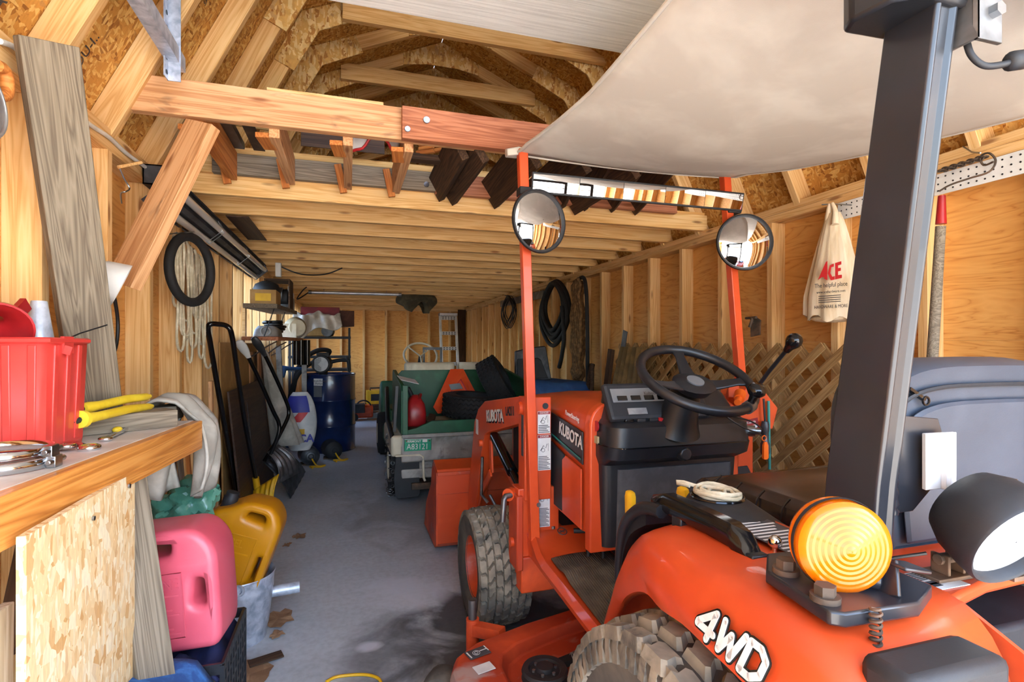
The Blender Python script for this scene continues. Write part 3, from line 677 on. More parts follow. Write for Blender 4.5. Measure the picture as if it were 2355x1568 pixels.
def fender(s):
    f=lambda p:V((TX+s*(p[0]-TX),p[1],p[2])); mb=MB(); rows=[]
    for L,S,Tp in zip(LIP,SHD,TOP):
        L,S,Tp=V(L),V(S),V(Tp); row=[L+V((.012,0,-.006)),L,L.lerp(S,.35)+V((-.008,0,0)),L.lerp(S,.78)+V((-.004,0,0)),S.lerp(Tp,.05)+(V((0,0,.003))),S.lerp(Tp,.16)+V((0,0,.006)),S.lerp(Tp,.4)+V((0,0,.006)),S.lerp(Tp,.75),Tp]
        rows.append(row)
    n=len(rows[0])
    rr=[smoothpts([rows[i][j] for i in range(len(rows))],3) for j in range(n)]
    g=[[mb.b.verts.new(f(rr[j][i])) for j in range(n)] for i in range(len(rr[0]))]
    for i in range(len(g)-1):
        for j in range(n-1): mb.b.faces.new((g[i][j],g[i+1][j],g[i+1][j+1],g[i][j+1]))
    fe=obj('fender',mb,'orange',T,smooth=60,solid=.004)
    obj('inner_guard',MB().prism([(.3,.45),(.36,.8),(.5,.86),(.95,.84),(1.1,.7),(1.26,.42),(1.2,.36),(1.0,.62),(.7,.74),(.45,.6)],f((.775,0,0)),(0,1,0),(0,0,1),.006),'orange_worn',fe,smooth=0)
    return fe
fl_=fender(1); fr_=fender(-1)
# text on the flank
def strokes(L,th,h,o,ux,uy,lift,sh=.18):
    mb=MB(); o=V(o);ux=V(ux).normalized();uy=V(uy);uy=(uy-ux*uy.dot(ux)).normalized();n=ux.cross(uy)
    P=lambda p:o+ux*((p[0]+sh*p[1])*h)+uy*(p[1]*h)+n*lift
    for poly in L:
        for i in range(len(poly)-1):
            a,c=P(poly[i]),P(poly[i+1]); mb.bar(a,c,th,.0008,up=tuple(n.cross(c-a)))
        for p in poly: q=P(p); mb.cyl(q-n*.0004,q+n*.0004,th/2,n=12)
    return mb
FWD=[[(.78,0),(.78,1),(.1,.36),(.1,.28),(1.0,.28)],[(1.22,1),(1.42,.02),(1.72,.72),(1.98,.02),(2.25,1)],[(2.5,.0),(2.5,1),(2.95,1),(3.28,.75),(3.28,.25),(2.95,0),(2.5,0)]]
for nm,th,li,mt in(('number_outline',.0150,.0065,'black_gloss'),('number_decal',.0095,.0078,'white_paint')):
    for L in FWD: obj(nm,strokes([L],th,.0385,(.4785,.652,.795),(-.02,-1,-.03),(.35,0,1),li),mt,fl_,smooth=0)
obj('black_flange',MB().tube(smoothpts([(.64,1.175,.62),(.625,1.14,.72),(.61,1.085,.80),(.60,1.0,.855),(.60,.93,.868)],5),.014,8),'black_plastic',fl_,smooth=60)
fm=MB(); 
obj('flange_skin',MB().loft([[p+V((dx,0,dz)) for dx,dz in((0,0),(.1,.01),(.1,-.03),(0,-.03))] for p in smoothpts([(.63,1.16,.66),(.62,1.12,.745),(.61,1.07,.805),(.60,.99,.852)],4)]),'black_plastic',fl_,smooth=40)
# grab handle
hs=[]
for y,zc,h,xw in((.985,.862,.022,.02),(.975,.872,.036,.03),(.93,.884,.04,.034),(.80,.886,.04,.034),(.74,.884,.042,.036),(.715,.874,.045,.036),(.702,.862,.03,.034),(.69,.855,.028,.032),(.68,.855,.024,.03)):
    hs.append([(.618+dx*xw/2,y,zc+dz*h/2) for dx,dz in((-.6,-1),(-1,-.6),(-1,.6),(-.6,1),(.6,1),(1,.6),(1,-.6),(.6,-1))])
gh=obj('grab_handle',MB().loft(hs),'black_gloss',fl_,smooth=45)
obj('handle_foot',MB().bb(.602,.634,.87,.90,.84,.872).bb(.602,.634,.682,.70,.85,.872),'black_plastic',fl_,bev=.003)
# lever console with cup of cord
lc=obj('lever_console',MB().loft([[(.72+.075*math.cos(a)*(1+.3*(math.sin(a)<0)),.895+.1*math.sin(a)*(1.5 if math.sin(a)<0 else 1),.855) for a in [2*PI*k/24 for k in range(24)]],[(.72+.06*math.cos(a),.905+.075*math.sin(a),.885) for a in [2*PI*k/24 for k in range(24)]],[(.72+.052*math.cos(a),.915+.06*math.sin(a),.892) for a in [2*PI*k/24 for k in range(24)]]]),'black_matte',fl_,smooth=40)
obj('cup_rim',MB().tube(circ((.72,.915,.893),.05,(0,0,1),28),.004,8,closed=True),'black_gloss',lc)
cp=[]
for k in range(150):
    t=k/150; a=t*2*PI*7; r=.012+.03*abs(math.sin(t*9)); cp.append((.72+r*math.cos(a),.915+r*1.15*math.sin(a),.896+.010*t+.003*math.sin(a*2.3)))
cp+=[(.70,.96,.905),(.69,.985,.907),(.682,1.0,.905),(.678,.99,.904),(.69,.965,.904)]
obj('white_cord',MB().tube(cp,.0042,6),'rope',lc,smooth=60)
obj('hitch_ball',MB().ell((.662,.70,.882),(.011,.011,.011),14,8).cyl((.662,.70,.86),(.662,.70,.875),.005),'chrome',fl_,smooth=80)
obj('caution_label',MB().bb(.66,.75,.66,.82,.8745,.8755),'sticker_text',fl_,smooth=0)
lb=MB()
for k in range(11): lb.bb(.664,.746-.01*((k*5)%3),.672+.013*k,.677+.013*k,.8752,.8758)
obj('small_print',lb,'white_sticker',fl_,smooth=0)
obj('label_band',MB().bb(.66,.75,.655,.66,.8745,.8757),'yellow',fl_,smooth=0)
for p in((.70,1.23,.79),(.74,1.06,.84)):
    p=V(p); obj('yellow_lever',MB().loft([[p+V((dx*.010*k2,dy*.016*k2,dz)) for dx,dy in((-1,-.6),(-.6,-1),(.6,-1),(1,-.6),(1,.6),(.6,1),(-.6,1),(-1,.6))] for dz,k2 in((-.035,.7),(-.028,1),(.02,1.05),(.03,.9),(.034,.5))]).cyl(p+V((.01,0,-.1)),p+V((0,0,-.03)),.005),'yellow',fl_,smooth=40)
# deck behind the seat and rear faces
rd=obj('rear_deck',MB().prism([(.76,.66),(.76,.50),(.80,.51),(.87,.525),(1.08,.535),(1.29,.525),(1.36,.51),(1.40,.50),(1.40,.66)],(0,0,.846),(1,0,0),(0,1,0),.02),'orange',T,bev=.006)
for s in(1,-1):
    f=lambda x:TX+s*(x-TX)
    tl=obj('tail_lamp',MB().box((f(.61),.418,.825),(.15,.06,.08)),'black_matte',T,bev=.012)
obj('deck_label',MB().bb(.74,.83,.522,.575,.8665,.8675),'white_sticker',rd,smooth=0)
lb=MB()
for k in range(6): lb.bb(.745,.825,.55+.004*k,.552+.004*k,.867,.868)
lb.bb(.775,.79,.53,.545,.867,.868).bb(.765,.8,.536,.54,.867,.868); obj('small_print',lb,'sticker_text',rd,smooth=0)
# roll bar
def post(s):
    f=lambda x:TX+s*(x-TX); mb=MB(); x0,x1=sorted((f(.713),f(.753)))
    b0=[(x0,.66,.875),(x0,.575,.875),(x1,.575,.875),(x1,.66,.875)]; sec=[]
    for z,y0,y1 in((.875,.578,.662),(1.0,.567,.65),(1.63,.488,.557),(1.77,.472,.54)):
        sec.append([(x0,y1,z),(x0,y0,z),(x0+.006,y0-.003,z),(x0+.013,y0+.002,z),(x1-.013,y0+.002,z),(x1-.006,y0-.003,z),(x1,y0,z),(x1,y1,z)])
    p=obj('roll_bar_post',MB().loft(sec),'rops_paint',T,smooth=30,bev=.002)
    xa,xb=sorted((f(.59),f(.72))); obj('base_plate',MB().prism([((f(a_)),b_) for a_,b_ in((.538,.487),(.552,.476),(.66,.47),(.725,.50),(.725,.64),(.60,.65),(.552,.60))],(0,0,.872),(1,0,0),(0,1,0),.018),'rops_paint',p,bev=.003)
    for x,y in((.572,.585),(.556,.508),(.69,.60)): obj('plate_bolt',MB().cyl((f(x),y,.89),(f(x),y,.897),.017,n=16).cyl((f(x),y,.897),(f(x),y,.909),.0125,n=6),'iron_rust',p,smooth=30)
    return p
po=post(1); post(-1)
obj('roll_bar_top',MB().bb(.72,1.44,.472,.54,1.72,1.775),'rops_paint',T,bev=.008)
cp=obj('weld_plate',MB().prism([(.753,.955),(.80,.955),(.838,.985),(.862,1.065),(.852,1.09),(.753,1.10)],(0,.585,0),(1,0,0),(0,0,1),.006),'rops_paint',po,bev=.001)
obj('weld_bead',MB().tube([(.757+.001*math.sin(k*9),.578,.955+.005*k) for k in range(28)],[.0075+.0015*math.sin(k*2.2) for k in range(28)],8),'rops_paint',po,smooth=60)
for x,z in((.80,1.075),(.775,1.03),(.785,.968)): obj('rivet',MB().ell((x,.582,z),(.003,.003,.003),8,6),'white_paint',po)
sb=MB().prism([(.802,.0),(.832,.0),(.832,-.008),(.842,-.008),(.846,-.002),(.862,-.002),(.862,.004),(.805,.008)],(0,.562,.99),(1,0,0),(0,1,0),.082)
obj('flag_socket',sb,'white_paint',po,bev=.001)
obj('top_clamp',MB().prism([(.645,.55),(.655,.50),(.69,.478),(.765,.48),(.79,.52),(.76,.57),(.66,.575)],(0,0,1.635),(1,0,0),(0,1,0),.12),'black_plastic',po,bev=.006)
obj('clamp_bolt',MB().cyl((.668,.493,1.665),(.666,.484,1.665),.006,n=10),'steel',po); obj('clamp_bolt',MB().cyl((.70,.476,1.66),(.70,.468,1.66),.006,n=10),'steel',po)
an=obj('angle_bracket',MB().bb(.757,.803,.468,.474,1.588,1.72).bb(.757,.762,.468,.51,1.588,1.72),'steel_dull',po,bev=.001); obj('bracket_bolt',MB().cyl((.785,.468,1.625),(.785,.458,1.625),.009,n=6),'steel',po)
hk=obj('bungee_hook',MB().tube(smoothpts([(.770,.49,1.605),(.772,.485,1.578),(.785,.478,1.562),(.805,.47,1.562),(.822,.464,1.568)],6),.0042,8).lathe([(.007,0),(.012,.006),(.012,.026),(.007,.034)],(.812,.468,1.566),(.72,-.1,.14),14,cap=True),'black_matte',po,smooth=60)
obj('bungee_cord',MB().cyl((.838,.464,1.571),(1.42,.47,1.60),.0055,n=10),'orange_plastic',po)
# seat
st=obj('seat_cushion',MB().loft([[(x+dx*r,y+dy*r,z) for x,y,dx,dy in((.86,.74,-1,-1),(1.30,.74,1,-1),(1.30,1.12,1,1),(.86,1.12,-1,1))] for z,r in((.755,-.02),(.77,0),(.84,.005),(.875,-.012),(.885,-.04))]),'seat_brown',T,smooth=40,bev=.02,seg=3)
obj('seat_wrap',MB().loft([[(x+dx*r,y+dy*r,z) for x,y,dx,dy in((.86,.74,-1,-1),(1.30,.74,1,-1),(1.30,1.12,1,1),(.86,1.12,-1,1))] for z,r in((.75,.0),(.77,.012),(.845,.015),(.87,.006))],cap=False),'brake_black',st,smooth=40,bev=.02,seg=3,solid=.003)
wr_=MB()
for k in range(5): wr_.tube(smoothpts([(.843,.80+.07*k,.755),(.838,.80+.07*k,.80),(.842,.805+.07*k,.86),(.87,.81+.07*k,.884)],4),.0025,5)
obj('seat_crease',wr_,'brake_black',st,smooth=60)
obj('seat_roll',MB().cyl((.84,1.125,.835),(1.29,1.13,.84),.036,n=16),'brake_black',st,smooth=50,bev=.01)
obj('seat_base',MB().bb(.92,1.24,.76,1.06,.6,.76),'black_matte',st,bev=.01)
def sbk(y,e,zt,zb,hw):
    p=[]
    for k in range(25):
        a=PI*k/24; p.append((1.085-hw*math.copysign(abs(math.cos(a))**.55,math.cos(a))*(1),y,zt-(zt-zb)*.45*(1-abs(math.sin(a))**.55)))
    q=[(1.085+hw*.93,y,zb),(1.085-hw*.93,y,zb)]
    return p+q
sb_=obj('seat_back',MB().loft([sbk(.655,0,1.150,.868,.235),sbk(.65,0,1.165,.866,.25),sbk(.66,0,1.172,.865,.257),sbk(.70,0,1.18,.865,.258),sbk(.75,0,1.178,.865,.25),sbk(.77,0,1.165,.87,.23)]),'seat_gray',T,smooth=50)
obj('seat_back_shell',MB().loft([sbk(.648,0,1.108,.872,.222),sbk(.6425,0,1.100,.876,.214)]),'seat_gray',sb_,smooth=30,bev=.003)
obj('seat_groove',MB().tube([V(p)+V((0,-.003,0)) for p in sbk(.652,0,1.132,.9,.236)[:25]],.004,6),'black_matte',sb_)
obj('seat_slot',MB().box((.905,.650,1.120),(.04,.008,.005),Euler((0,.5,0))).tube(circ((.922,.646,1.108),.007,(0,1,0),12),.002,6,closed=True),'black_gloss',sb_)
# amber lamp, work lamp
n=V((-.36,-.93,.02)).normalized(); c=V((.605,.532,.945)); k_=.94
prof=[(.058,-.022),(.061,-.014),(.061,-.004),(.059,-.003),(.059,.004),(.061,.006),(.061,.015),(.057,.019),(.053,.021)]+[(.05-.05*i/14,.021+.011*i/14+(.0009 if i%2 else 0)) for i in range(14)]+[(.001,.0325)]
al=obj('amber_lamp',MB().lathe([(r*k_,h*k_) for r,h in prof],c,n,48),'amber',T,smooth=20)
obj('lamp_gasket',MB().lathe([(.0625*k_,-.0035),(.0635*k_,0),(.0625*k_,.0045)],c,n,40),'black_matte',al,smooth=60)
obj('lamp_reflector',MB().lathe([(.05,-.012),(.03,-.018),(.001,-.02)],c,n,32),'lens_glass',al,smooth=60)
obj('lamp_back',MB().lathe([(.058*k_,-.022*k_),(.048,-.03),(.03,-.042),(.001,-.044)],c,n,32),'amber',al,smooth=60)
obj('lamp_bracket',MB().bar((.645,.50,.886),(.66,.515,.925),.035,.006,up=(0,1,0)).bar((.655,.50,.925),(.70,.50,.915),.035,.005,up=(0,1,0)).cyl((.625,.53,.905),(.65,.515,.90),.014,n=12),'rops_paint',al,bev=.002)
obj('lamp_spring',MB().tube([(.585+.0055*math.cos(a),.466+.0055*math.sin(a),.85+a*.0011) for a in [k*.5 for k in range(86)]],.0019,5),'iron_rust',al)
n=V((-.10,-.86,-.42)).normalized(); c=V((.838,.478,.945))
wl_=obj('work_lamp',MB().lathe([(.001,-.085),(.03,-.082),(.055,-.068),(.066,-.045),(.07,-.015),(.0705,.008),(.068,.012),(.064,.010),(.062,-.004)],c,n,40),'black_matte',T,smooth=60)
obj('lamp_lens',MB().lathe([(.0625,-.003),(.04,.003),(.001,.006)],c,n,36),'lens_glass',wl_,smooth=60)
obj('lamp_foot',MB().bb(.79,.87,.535,.575,.866,.872).bb(.815,.82,.54,.565,.872,.90).bb(.845,.85,.54,.565,.872,.90).cyl((.81,.552,.893),(.855,.552,.893),.008,n=8),'iron_rust',wl_,bev=.001)
obj('lamp_wire',MB().tube(smoothpts([(.80,.56,.90),(.77,.58,.89),(.745,.6,.88),(.73,.62,.876)],5),.0025,6),'wire_black',wl_)
obj('guide_rod',MB().bb(.90,.98,.51,.56,.866,.872).cyl((.95,.545,.87),(.955,.545,1.0),.007,n=10).cyl((.925,.53,.872),(.925,.53,.882),.01,n=6),'iron_rust',T)
# footboard
fbm=MB(); ys=[1.27,1.45,1.65,1.80,1.90,1.98]; 
fb=obj('footboard',MB().loft([[(.645+.04*(y-1.27),y,.385),(.645+.04*(y-1.27)-.008,y,.41+dz),(.655+.04*(y-1.27),y,.428+dz),(.68+.04*(y-1.27),y,.42+dz),(.95,y,.42+dz),(.99,y,.47+dz),(.99,y,.385)] for y,dz in((1.25,0),(1.5,0),(1.78,0),(1.84,.012),(1.9,.045),(1.98,.06),(1.995,.05))]),'orange',T,smooth=40)
obj('rubber_mat',MB().grid(lambda u,v:(( .668+.035*v)+u*(.235*(.03+.97*min(1,v*1.25))),1.28+.52*v+.02*math.sin(PI*u),.4275+.010*math.exp(-((v-.72)/.07)**2)*(1-u)+.002),10,26),'floor_mat',fb,smooth=60,solid=.005)
obj('brake_pedal',MB().tube([(.835,1.77,.40),(.845,1.79,.47),(.85,1.80,.515)],.0085,8).cyl((.85,1.80,.517),(.80,1.82,.515),.010,n=10),'black_matte',fb,smooth=50)
obj('lock_pedal',MB().tube([(.88,1.74,.40),(.885,1.75,.455),(.878,1.76,.475),(.88,1.77,.495)],.007,8),'black_matte',fb,smooth=50)
dm=MB().tube(circ((.80,1.93,.476),.018,(0,-.45,.9),20),.0018,5,closed=True); dm.bar((.788,1.925,.474),(.812,1.935,.479),.002,.003).bar((.79,1.93,.48),(.808,1.928,.474),.002,.003); obj('brake_symbol',dm,'sticker_text',fb)
dm=MB().tube(circ((.955,1.74,.442),.014,(-.75,0,.6),20),.0016,5,closed=True); obj('park_symbol',dm,'sticker_text',fb); text('lettering','P',.02,'sticker_text',fb,(.955,1.74,.442),(.0,-1,0),(.6,0,.75),lift=.003)
obj('floor_bolt',MB().cyl((.775,1.965,.478),(.775,1.965,.488),.009,n=8),'steel_dull',fb)
obj('accelerator_pedal',MB().box((1.45,1.70,.70),(.085,.02,.07),Euler((-.6,0,.1))),'black_matte',T,bev=.004)
# right hand loader valve, joystick, hanging things
lv=obj('loader_valve',MB().prism([(1.40,.88),(1.56,.88),(1.585,.96),(1.52,1.03),(1.46,1.055),(1.40,1.01)],(0,1.66,0),(1,0,0),(0,0,1),-.12).bar((1.42,1.72,.99),(1.38,1.66,1.03),.05,.04),'orange',T,bev=.004)
obj('valve_post',MB().prism([(1.37,.64),(1.44,.64),(1.46,.80),(1.53,.92),(1.40,.94),(1.37,.8)],(0,1.72,0),(1,0,0),(0,0,1),-.02),'orange',lv,bev=.003)
obj('joystick',MB().tube([(1.49,1.69,1.01),(1.495,1.67,1.04),(1.5,1.62,1.10),(1.5,1.50,1.215)],.0075,10),'black_plastic',lv,smooth=60)
obj('joystick_ball',MB().lathe([(.012,-.04),(.016,-.02),(.02,-.012),(.026,.0),(.028,.012),(.024,.026),(.014,.035),(.001,.038)],(1.5,1.505,1.21),(0,-.7,.71),20),'black_gloss',lv,smooth=60)
obj('spec_label',MB().box((1.455,1.658,.90),(.07,.002,.045),Euler((0,-.15,0))),'red_sticker',lv)
text('lettering','Kubota',.014,'white_sticker',lv,(1.455,1.6565,.912),(1,0,.15),(0,0,1)); obj('small_print',MB().box((1.455,1.6565,.893),(.058,.001,.012),Euler((0,-.15,0))),'white_sticker',lv)
obj('valve_knob',MB().cyl((1.40,1.65,1.02),(1.37,1.62,1.005),.022,.018,n=12).cyl((1.38,1.63,1.01),(1.345,1.60,.995),.012,n=10),'orange_plastic',lv,smooth=40)
fla=obj('flashlight',MB().lathe([(.014,0),(.017,.01),(.017,.04),(.0125,.05),(.0125,.085),(.0145,.09),(.0145,.115),(.012,.125)],(1.505,1.64,.79),(0,0,1),16,cap=True),'cast_gray',lv,smooth=40)
obj('lanyard',MB().tube([(1.505,1.64,.915),(1.503,1.64,.94),(1.50,1.642,1.0)],.004,6),'wire_black',lv)
obj('green_strap',MB().cyl((1.53,1.65,.99),(1.535,1.65,.73),.005,n=8),'teal',lv)
obj('key_lanyard',MB().tube(smoothpts([(1.20,1.5,.995),(1.20,1.49,.97),(1.27,1.48,.925),(1.35,1.50,.90),(1.385,1.53,.885),(1.38,1.52,.91),(1.33,1.52,.94),(1.22,1.51,.968)],6),.0028,6),'wire_black',con,smooth=60)
obj('key_fob',MB().loft([[(1.405+dx*w,1.53+dy*w,z) for dx,dy in((-1,-.5),(1,-.5),(1,.5),(-1,.5))] for z,w in((.80,.006),(.805,.01),(.85,.009),(.862,.005))]).tube(circ((1.40,1.53,.875),.009,(0,1,0),12),.0018,5,closed=True),'orange_plastic',con,smooth=40)
# canopy
def can(u,v):
    y=1.95-1.7*v; xl=.615+.045*min(1,v*3); xr=1.575+.075*min(1,v*6); x=xl+(xr-xl)*u
    zl=1.945-.03*math.sin(PI*min(1,v*1.7)); zr=1.945-.16*min(1,v*1.6)**.8
    z=zl+(zr-zl)*u-.05*math.sin(PI*u)*min(1,v*4)-.012*math.sin(PI*u)
    z+=.006*math.sin(9*u+5*v)*min(1,v*3)
    if v<.04: z-=.008
    return (x,y,z)
ca=obj('canopy',MB().grid(can,26,34),'canvas',T,smooth=80,solid=.004)
hm=MB().tube([can(k/24,0) for k in range(25)],.007,6).tube([can(0,k/30) for k in range(31)],.006,6).tube([can(1,k/30) for k in range(31)],.005,6); obj('canopy_hem',hm,'canvas',ca,smooth=60)
obj('canopy_fold',MB().loft([[(.575,1.93,1.945),(.575,1.96,1.955),(.578,1.97,1.925),(.578,1.93,1.92)],[(.62,1.92,1.955),(.62,1.97,1.965),(.62,1.97,1.925),(.62,1.92,1.925)],[(.68,1.93,1.952),(.68,1.965,1.955),(.68,1.965,1.935),(.68,1.93,1.935)]]),'canvas',ca,bev=.004)
# mower deck slung under the belly
dk=[(.30,1.62),(.325,1.69),(.40,1.75),(.60,1.82),(.85,1.88),(1.32,1.88),(1.76,1.75),(1.85,1.6),(1.85,1.25),(1.5,1.12),(.66,1.12),(.36,1.25),(.30,1.45)]
cx,cy=1.08,1.5
def inset(p,k): return (cx+(p[0]-cx)*k,cy+(p[1]-cy)*k)
md=obj('mower_deck',MB().loft([[(p[0],p[1],.07) for p in dk],[(p[0],p[1],.175) for p in dk],[(*inset(p,.985),.2) for p in dk],[(*inset(p,.95),.208) for p in dk],[(*inset(p,.80),.205) for p in dk],[(*inset(p,.77),.165) for p in dk],[(*inset(p,.3),.16) for p in dk]]),'orange_deck',T,smooth=35,bev=.006)
obj('belt',MB().bar((.60,1.56,.19),(1.1,1.70,.19),.02,.03),'rubber',md)
pu=obj('spindle_pulley',MB().lathe([(.001,.03),(.025,.03),(.027,.018),(.045,.016),(.05,.022),(.066,.024),(.07,.015),(.06,.004),(.07,-.006),(.066,-.014),(.03,-.016),(.03,-.04)],(.565,1.50,.21),(0,0,1),32),'black_matte',md,smooth=35)
nb=MB()
for k in range(6): a=2*PI*k/6; nb.cyl((.565+.035*math.cos(a),1.50+.035*math.sin(a),.226),(.565+.035*math.cos(a),1.50+.035*math.sin(a),.234),.005,n=6)
obj('pulley_bolt',nb,'steel_dull',pu,smooth=0)
obj('deck_spring',MB().tube([V((.68,1.56,.215)).lerp(V((.80,1.60,.22)),k/160)+V((-.3*.010*math.cos(k*.7),.95*.010*math.cos(k*.7),.010*math.sin(k*.7))) for k in range(161)],.0018,5),'steel_dull',md)
obj('deck_label',MB().box((.40,1.675,.2105),(.075,.045,.002),Euler((.02,0,.3))),'sticker_text',md,smooth=0)
obj('label_drawing',MB().tube(circ((.395,1.672,.2125),.012,(0,0,1),20),.0007,4,closed=True).tube(circ((.395,1.672,.2125),.006,(0,0,1),16),.0007,4,closed=True).box((.42,1.683,.2125),(.025,.002,.001),Euler((0,0,.3))).box((.432,1.69,.2125),(.003,.03,.001),Euler((0,0,.3))).box((.37,1.665,.2125),(.004,.034,.001),Euler((0,0,.3))),'white_sticker',md,smooth=0)
obj('deck_label',MB().box((.40,1.59,.2105),(.06,.04,.002),Euler((.02,0,.25))),'white_sticker',md,smooth=0)
obj('gauge_post',MB().cyl((.435,1.90,.09),(.435,1.90,.205),.024,n=16).bar((.435,1.90,.17),(.52,1.80,.185),.04,.04),'orange_worn',md,smooth=40)
obj('gauge_pin',MB().cyl((.435,1.90,.2),(.435,1.90,.275),.0155,n=16),'steel_dull',md,smooth=40)
obj('gauge_wheel',MB().lathe([(.03,-.04),(.06,-.042),(.068,-.03),(.07,0),(.068,.03),(.06,.042),(.03,.04)],(.30,1.735,.072),(.5,.85,0),24,cap=True),'rubber_side',md,smooth=50)
# three point hitch arms at the back
obj('lower_link',MB().bar((.86,.62,.40),(.84,.18,.40),.06,.02).bar((1.30,.62,.40),(1.32,.18,.40),.06,.02).cyl((.88,.5,.62),(.86,.3,.42),.012),'steel_dull',T,bev=.004)

# ---------------------------------------------------------------- loft front, overhead door, roof timbers
for a,c,z,y in((-.05,1.47,3.235,4.15),(-.03,1.7,3.20,3.33)): board('collar_tie',(a,y,z),(c,y,z),.12,.038,'pine_joist',ce)
lf=thing('loft_front_rack','weathered pine rail and short lookout beams across the front of the loft','timber rack',(CXR,2.2,2.0))
board('front_rail',(-.76,2.20,2.095),(1.05,2.20,2.095),.13,.038,'pine_dirty',lf)
board('red_rail',(.205,2.155,2.085),(1.75,2.155,2.085),.128,.038,'red_board',lf)
board('rim_board',(XL+.02,2.915,2.11),(1.9,2.915,2.11),.135,.034,'pine_joist',lf)
board('gray_ledger',(-.62,2.87,2.08),(.45,2.87,2.08),.10,.038,'gray_wood',lf)
board('dark_ledger',(.45,2.87,2.075),(1.95,2.87,2.075),.11,.038,'red_board',lf)
board('top_batten',(-.3,2.26,2.175),(.14,2.26,2.175),.05,.03,'pine',lf)
for x in(-.53,-.27,.0,.24):
    board('lookout',(x,2.22,2.065),(x,2.85,2.065),.135,.038,'pine_dirty' if x>-.3 else 'orange_pine',lf)
    board('cleat',(x-.05,2.845,2.12),(x-.02,2.835,1.975),.035,.018,'orange_pine',lf,up=(1,0,0))
    board('cleat',(x-.045,2.235,2.01),(x-.03,2.36,2.005),.05,.02,'orange_pine',lf,up=(1,0,0))
for x,a in((.52,.58),(.76,.58),(1.0,.6),(1.25,.6)):
    board('dark_lookout',(x,2.2,2.05),(x+.0,2.9,2.045),.16,.035,'dark_wood',lf,up=(-math.sin(a),0,math.cos(a)))
board('dark_lookout',(.455,2.25,2.06),(.46,2.9,2.05),.13,.035,'dark_wood',lf,up=(-math.sin(.5),0,math.cos(.5)))
for x,z in((.98,2.10),(1.12,2.095),(1.3,2.1),(1.46,2.095)): board('dark_plank',(x,2.2,z),(x+.2,2.92,z-.03),.14,.03,'dark_wood',lf,up=(-.6,0,.8))
nb=MB()
for x,y,z in((.30,2.134,2.10),(.23,2.134,2.055)): nb.cyl((x,y+.002,z),(x,y-.006,z),.012,n=10)
o=obj('lag_bolt',MB().cyl((.30,2.136,2.10),(.30,2.126,2.10),.013,n=10),'steel',lf); obj('lag_bolt',MB().cyl((.225,2.136,2.055),(.225,2.126,2.055),.011,n=10),'steel',lf); obj('lag_bolt',MB().cyl((.40,2.852,2.06),(.40,2.842,2.06),.014,n=10),'steel',lf)
# stored on the loft edge
tag(board('leaning_brown_sheet',(-.22,2.80,2.26),(.18,2.80,2.26),.16,.008,'brown_panel'),'dark brown sheet of hardboard stored upright behind the front rail','board')
tag(board('leaning_brown_sheet',(-.50,2.60,2.24),(-.34,2.62,2.24),.14,.01,'cardboard'),'narrow tan board stored upright behind the front rail','board')
cl=MB().grid(lambda u,v:(.02+.20*u,2.40+.02*math.sin(7*u),2.14-.10*v*(1-.75*math.sin(PI*u)**2)+.006*math.sin(20*u)),16,8); o=obj('rag',cl,'white_sticker',smooth=70,solid=.004); tag(o,'white rag with a red hem drooping from the loft edge','rag'); obj('hem',MB().tube([(.02+.20*k/15,2.395+.02*math.sin(7*k/15),2.14-.10*(1-.75*math.sin(PI*k/15)**2)+.006*math.sin(20*k/15)) for k in range(16)],.006,6),'red_print',o)
for k,(x,z,l) in enumerate(((.36,2.155,.07),(.355,2.135,.06),(.35,2.115,.075),(.40,2.17,.06),(.41,2.13,.05),(.405,2.15,.055))):
    tag(board('lumber_offcut',(x-l/2,2.55,z),(x+l/2,2.5,z),.016,.02,'orange_pine'),'short sawn lumber offcut in the bundle behind the red rail','lumber','lumber offcuts behind the red rail')
lb_=board('offcut_rest',(.28,2.56,2.095),(.46,2.56,2.095),.03,.06,'dark_wood',lf)
tag(obj('aluminium_channel',MB().bb(-.56,-.47,2.45,2.8,2.135,2.142).bb(-.56,-.552,2.45,2.8,2.142,2.165).bb(-.478,-.47,2.45,2.8,2.142,2.165),'steel_dull',bev=.001),'dull grey aluminium channel lying on the loft lookouts','channel')
tag(obj('angle_iron',MB().bb(-.43,-.38,2.42,2.8,2.135,2.14).bb(-.43,-.424,2.42,2.8,2.14,2.18).tube(circ((-.36,2.42,2.155),.016,(0,1,0),16),.004,6,closed=True),'iron_rust'),'rusty angle iron with a ring end on the loft lookouts','iron bar')
# knee brace on the stud
kb=board('diagonal_brace',(-0.74,2.148,1.41),(-.50,2.17,2.0),.13,.04,'pine_dirty',up=(.85,-.4,.45)); tag(kb,'oil-stained pine brace running diagonally from the wall stud to the loft rail','brace')
# raised overhead door
dr=struct(obj('door_1',MB().bb(-.52,2.0,-.7,-.15,2.18,2.225),'door_skin',smooth=0,bev=.004))
for a,c in((-.148,.43),(.432,1.01),(1.012,1.60)): obj('door_section',MB().bb(-.52,2.0,a,c,2.18,2.225),'door_skin',dr,smooth=0,bev=.004)
tr=obj('door_track',MB().bar((-.55,-.6,2.19),(-.55,2.14,2.19),.05,.003).bar((-.565,-.6,2.214),(-.565,2.14,2.214),.003,.03).bar((-.57,-.6,2.166),(-.57,2.14,2.166),.003,.04),'galv',dr,smooth=0)
ag=MB()
ag.bb(-.585,-.582,2.03,2.075,2.1,2.9)
ag.bb(-.585,-.545,2.07,2.073,2.1,2.9)
obj('track_hanger',ag,'galv',dr,smooth=0)
hb=MB()
for k in range(16): hb.cyl((-.5815,2.052,2.12+.05*k),(-.5805,2.052,2.12+.05*k),.008,n=10)
h=obj('hanger_holes',hb,'wire_black',dr,smooth=0); h['kind']='stuff'
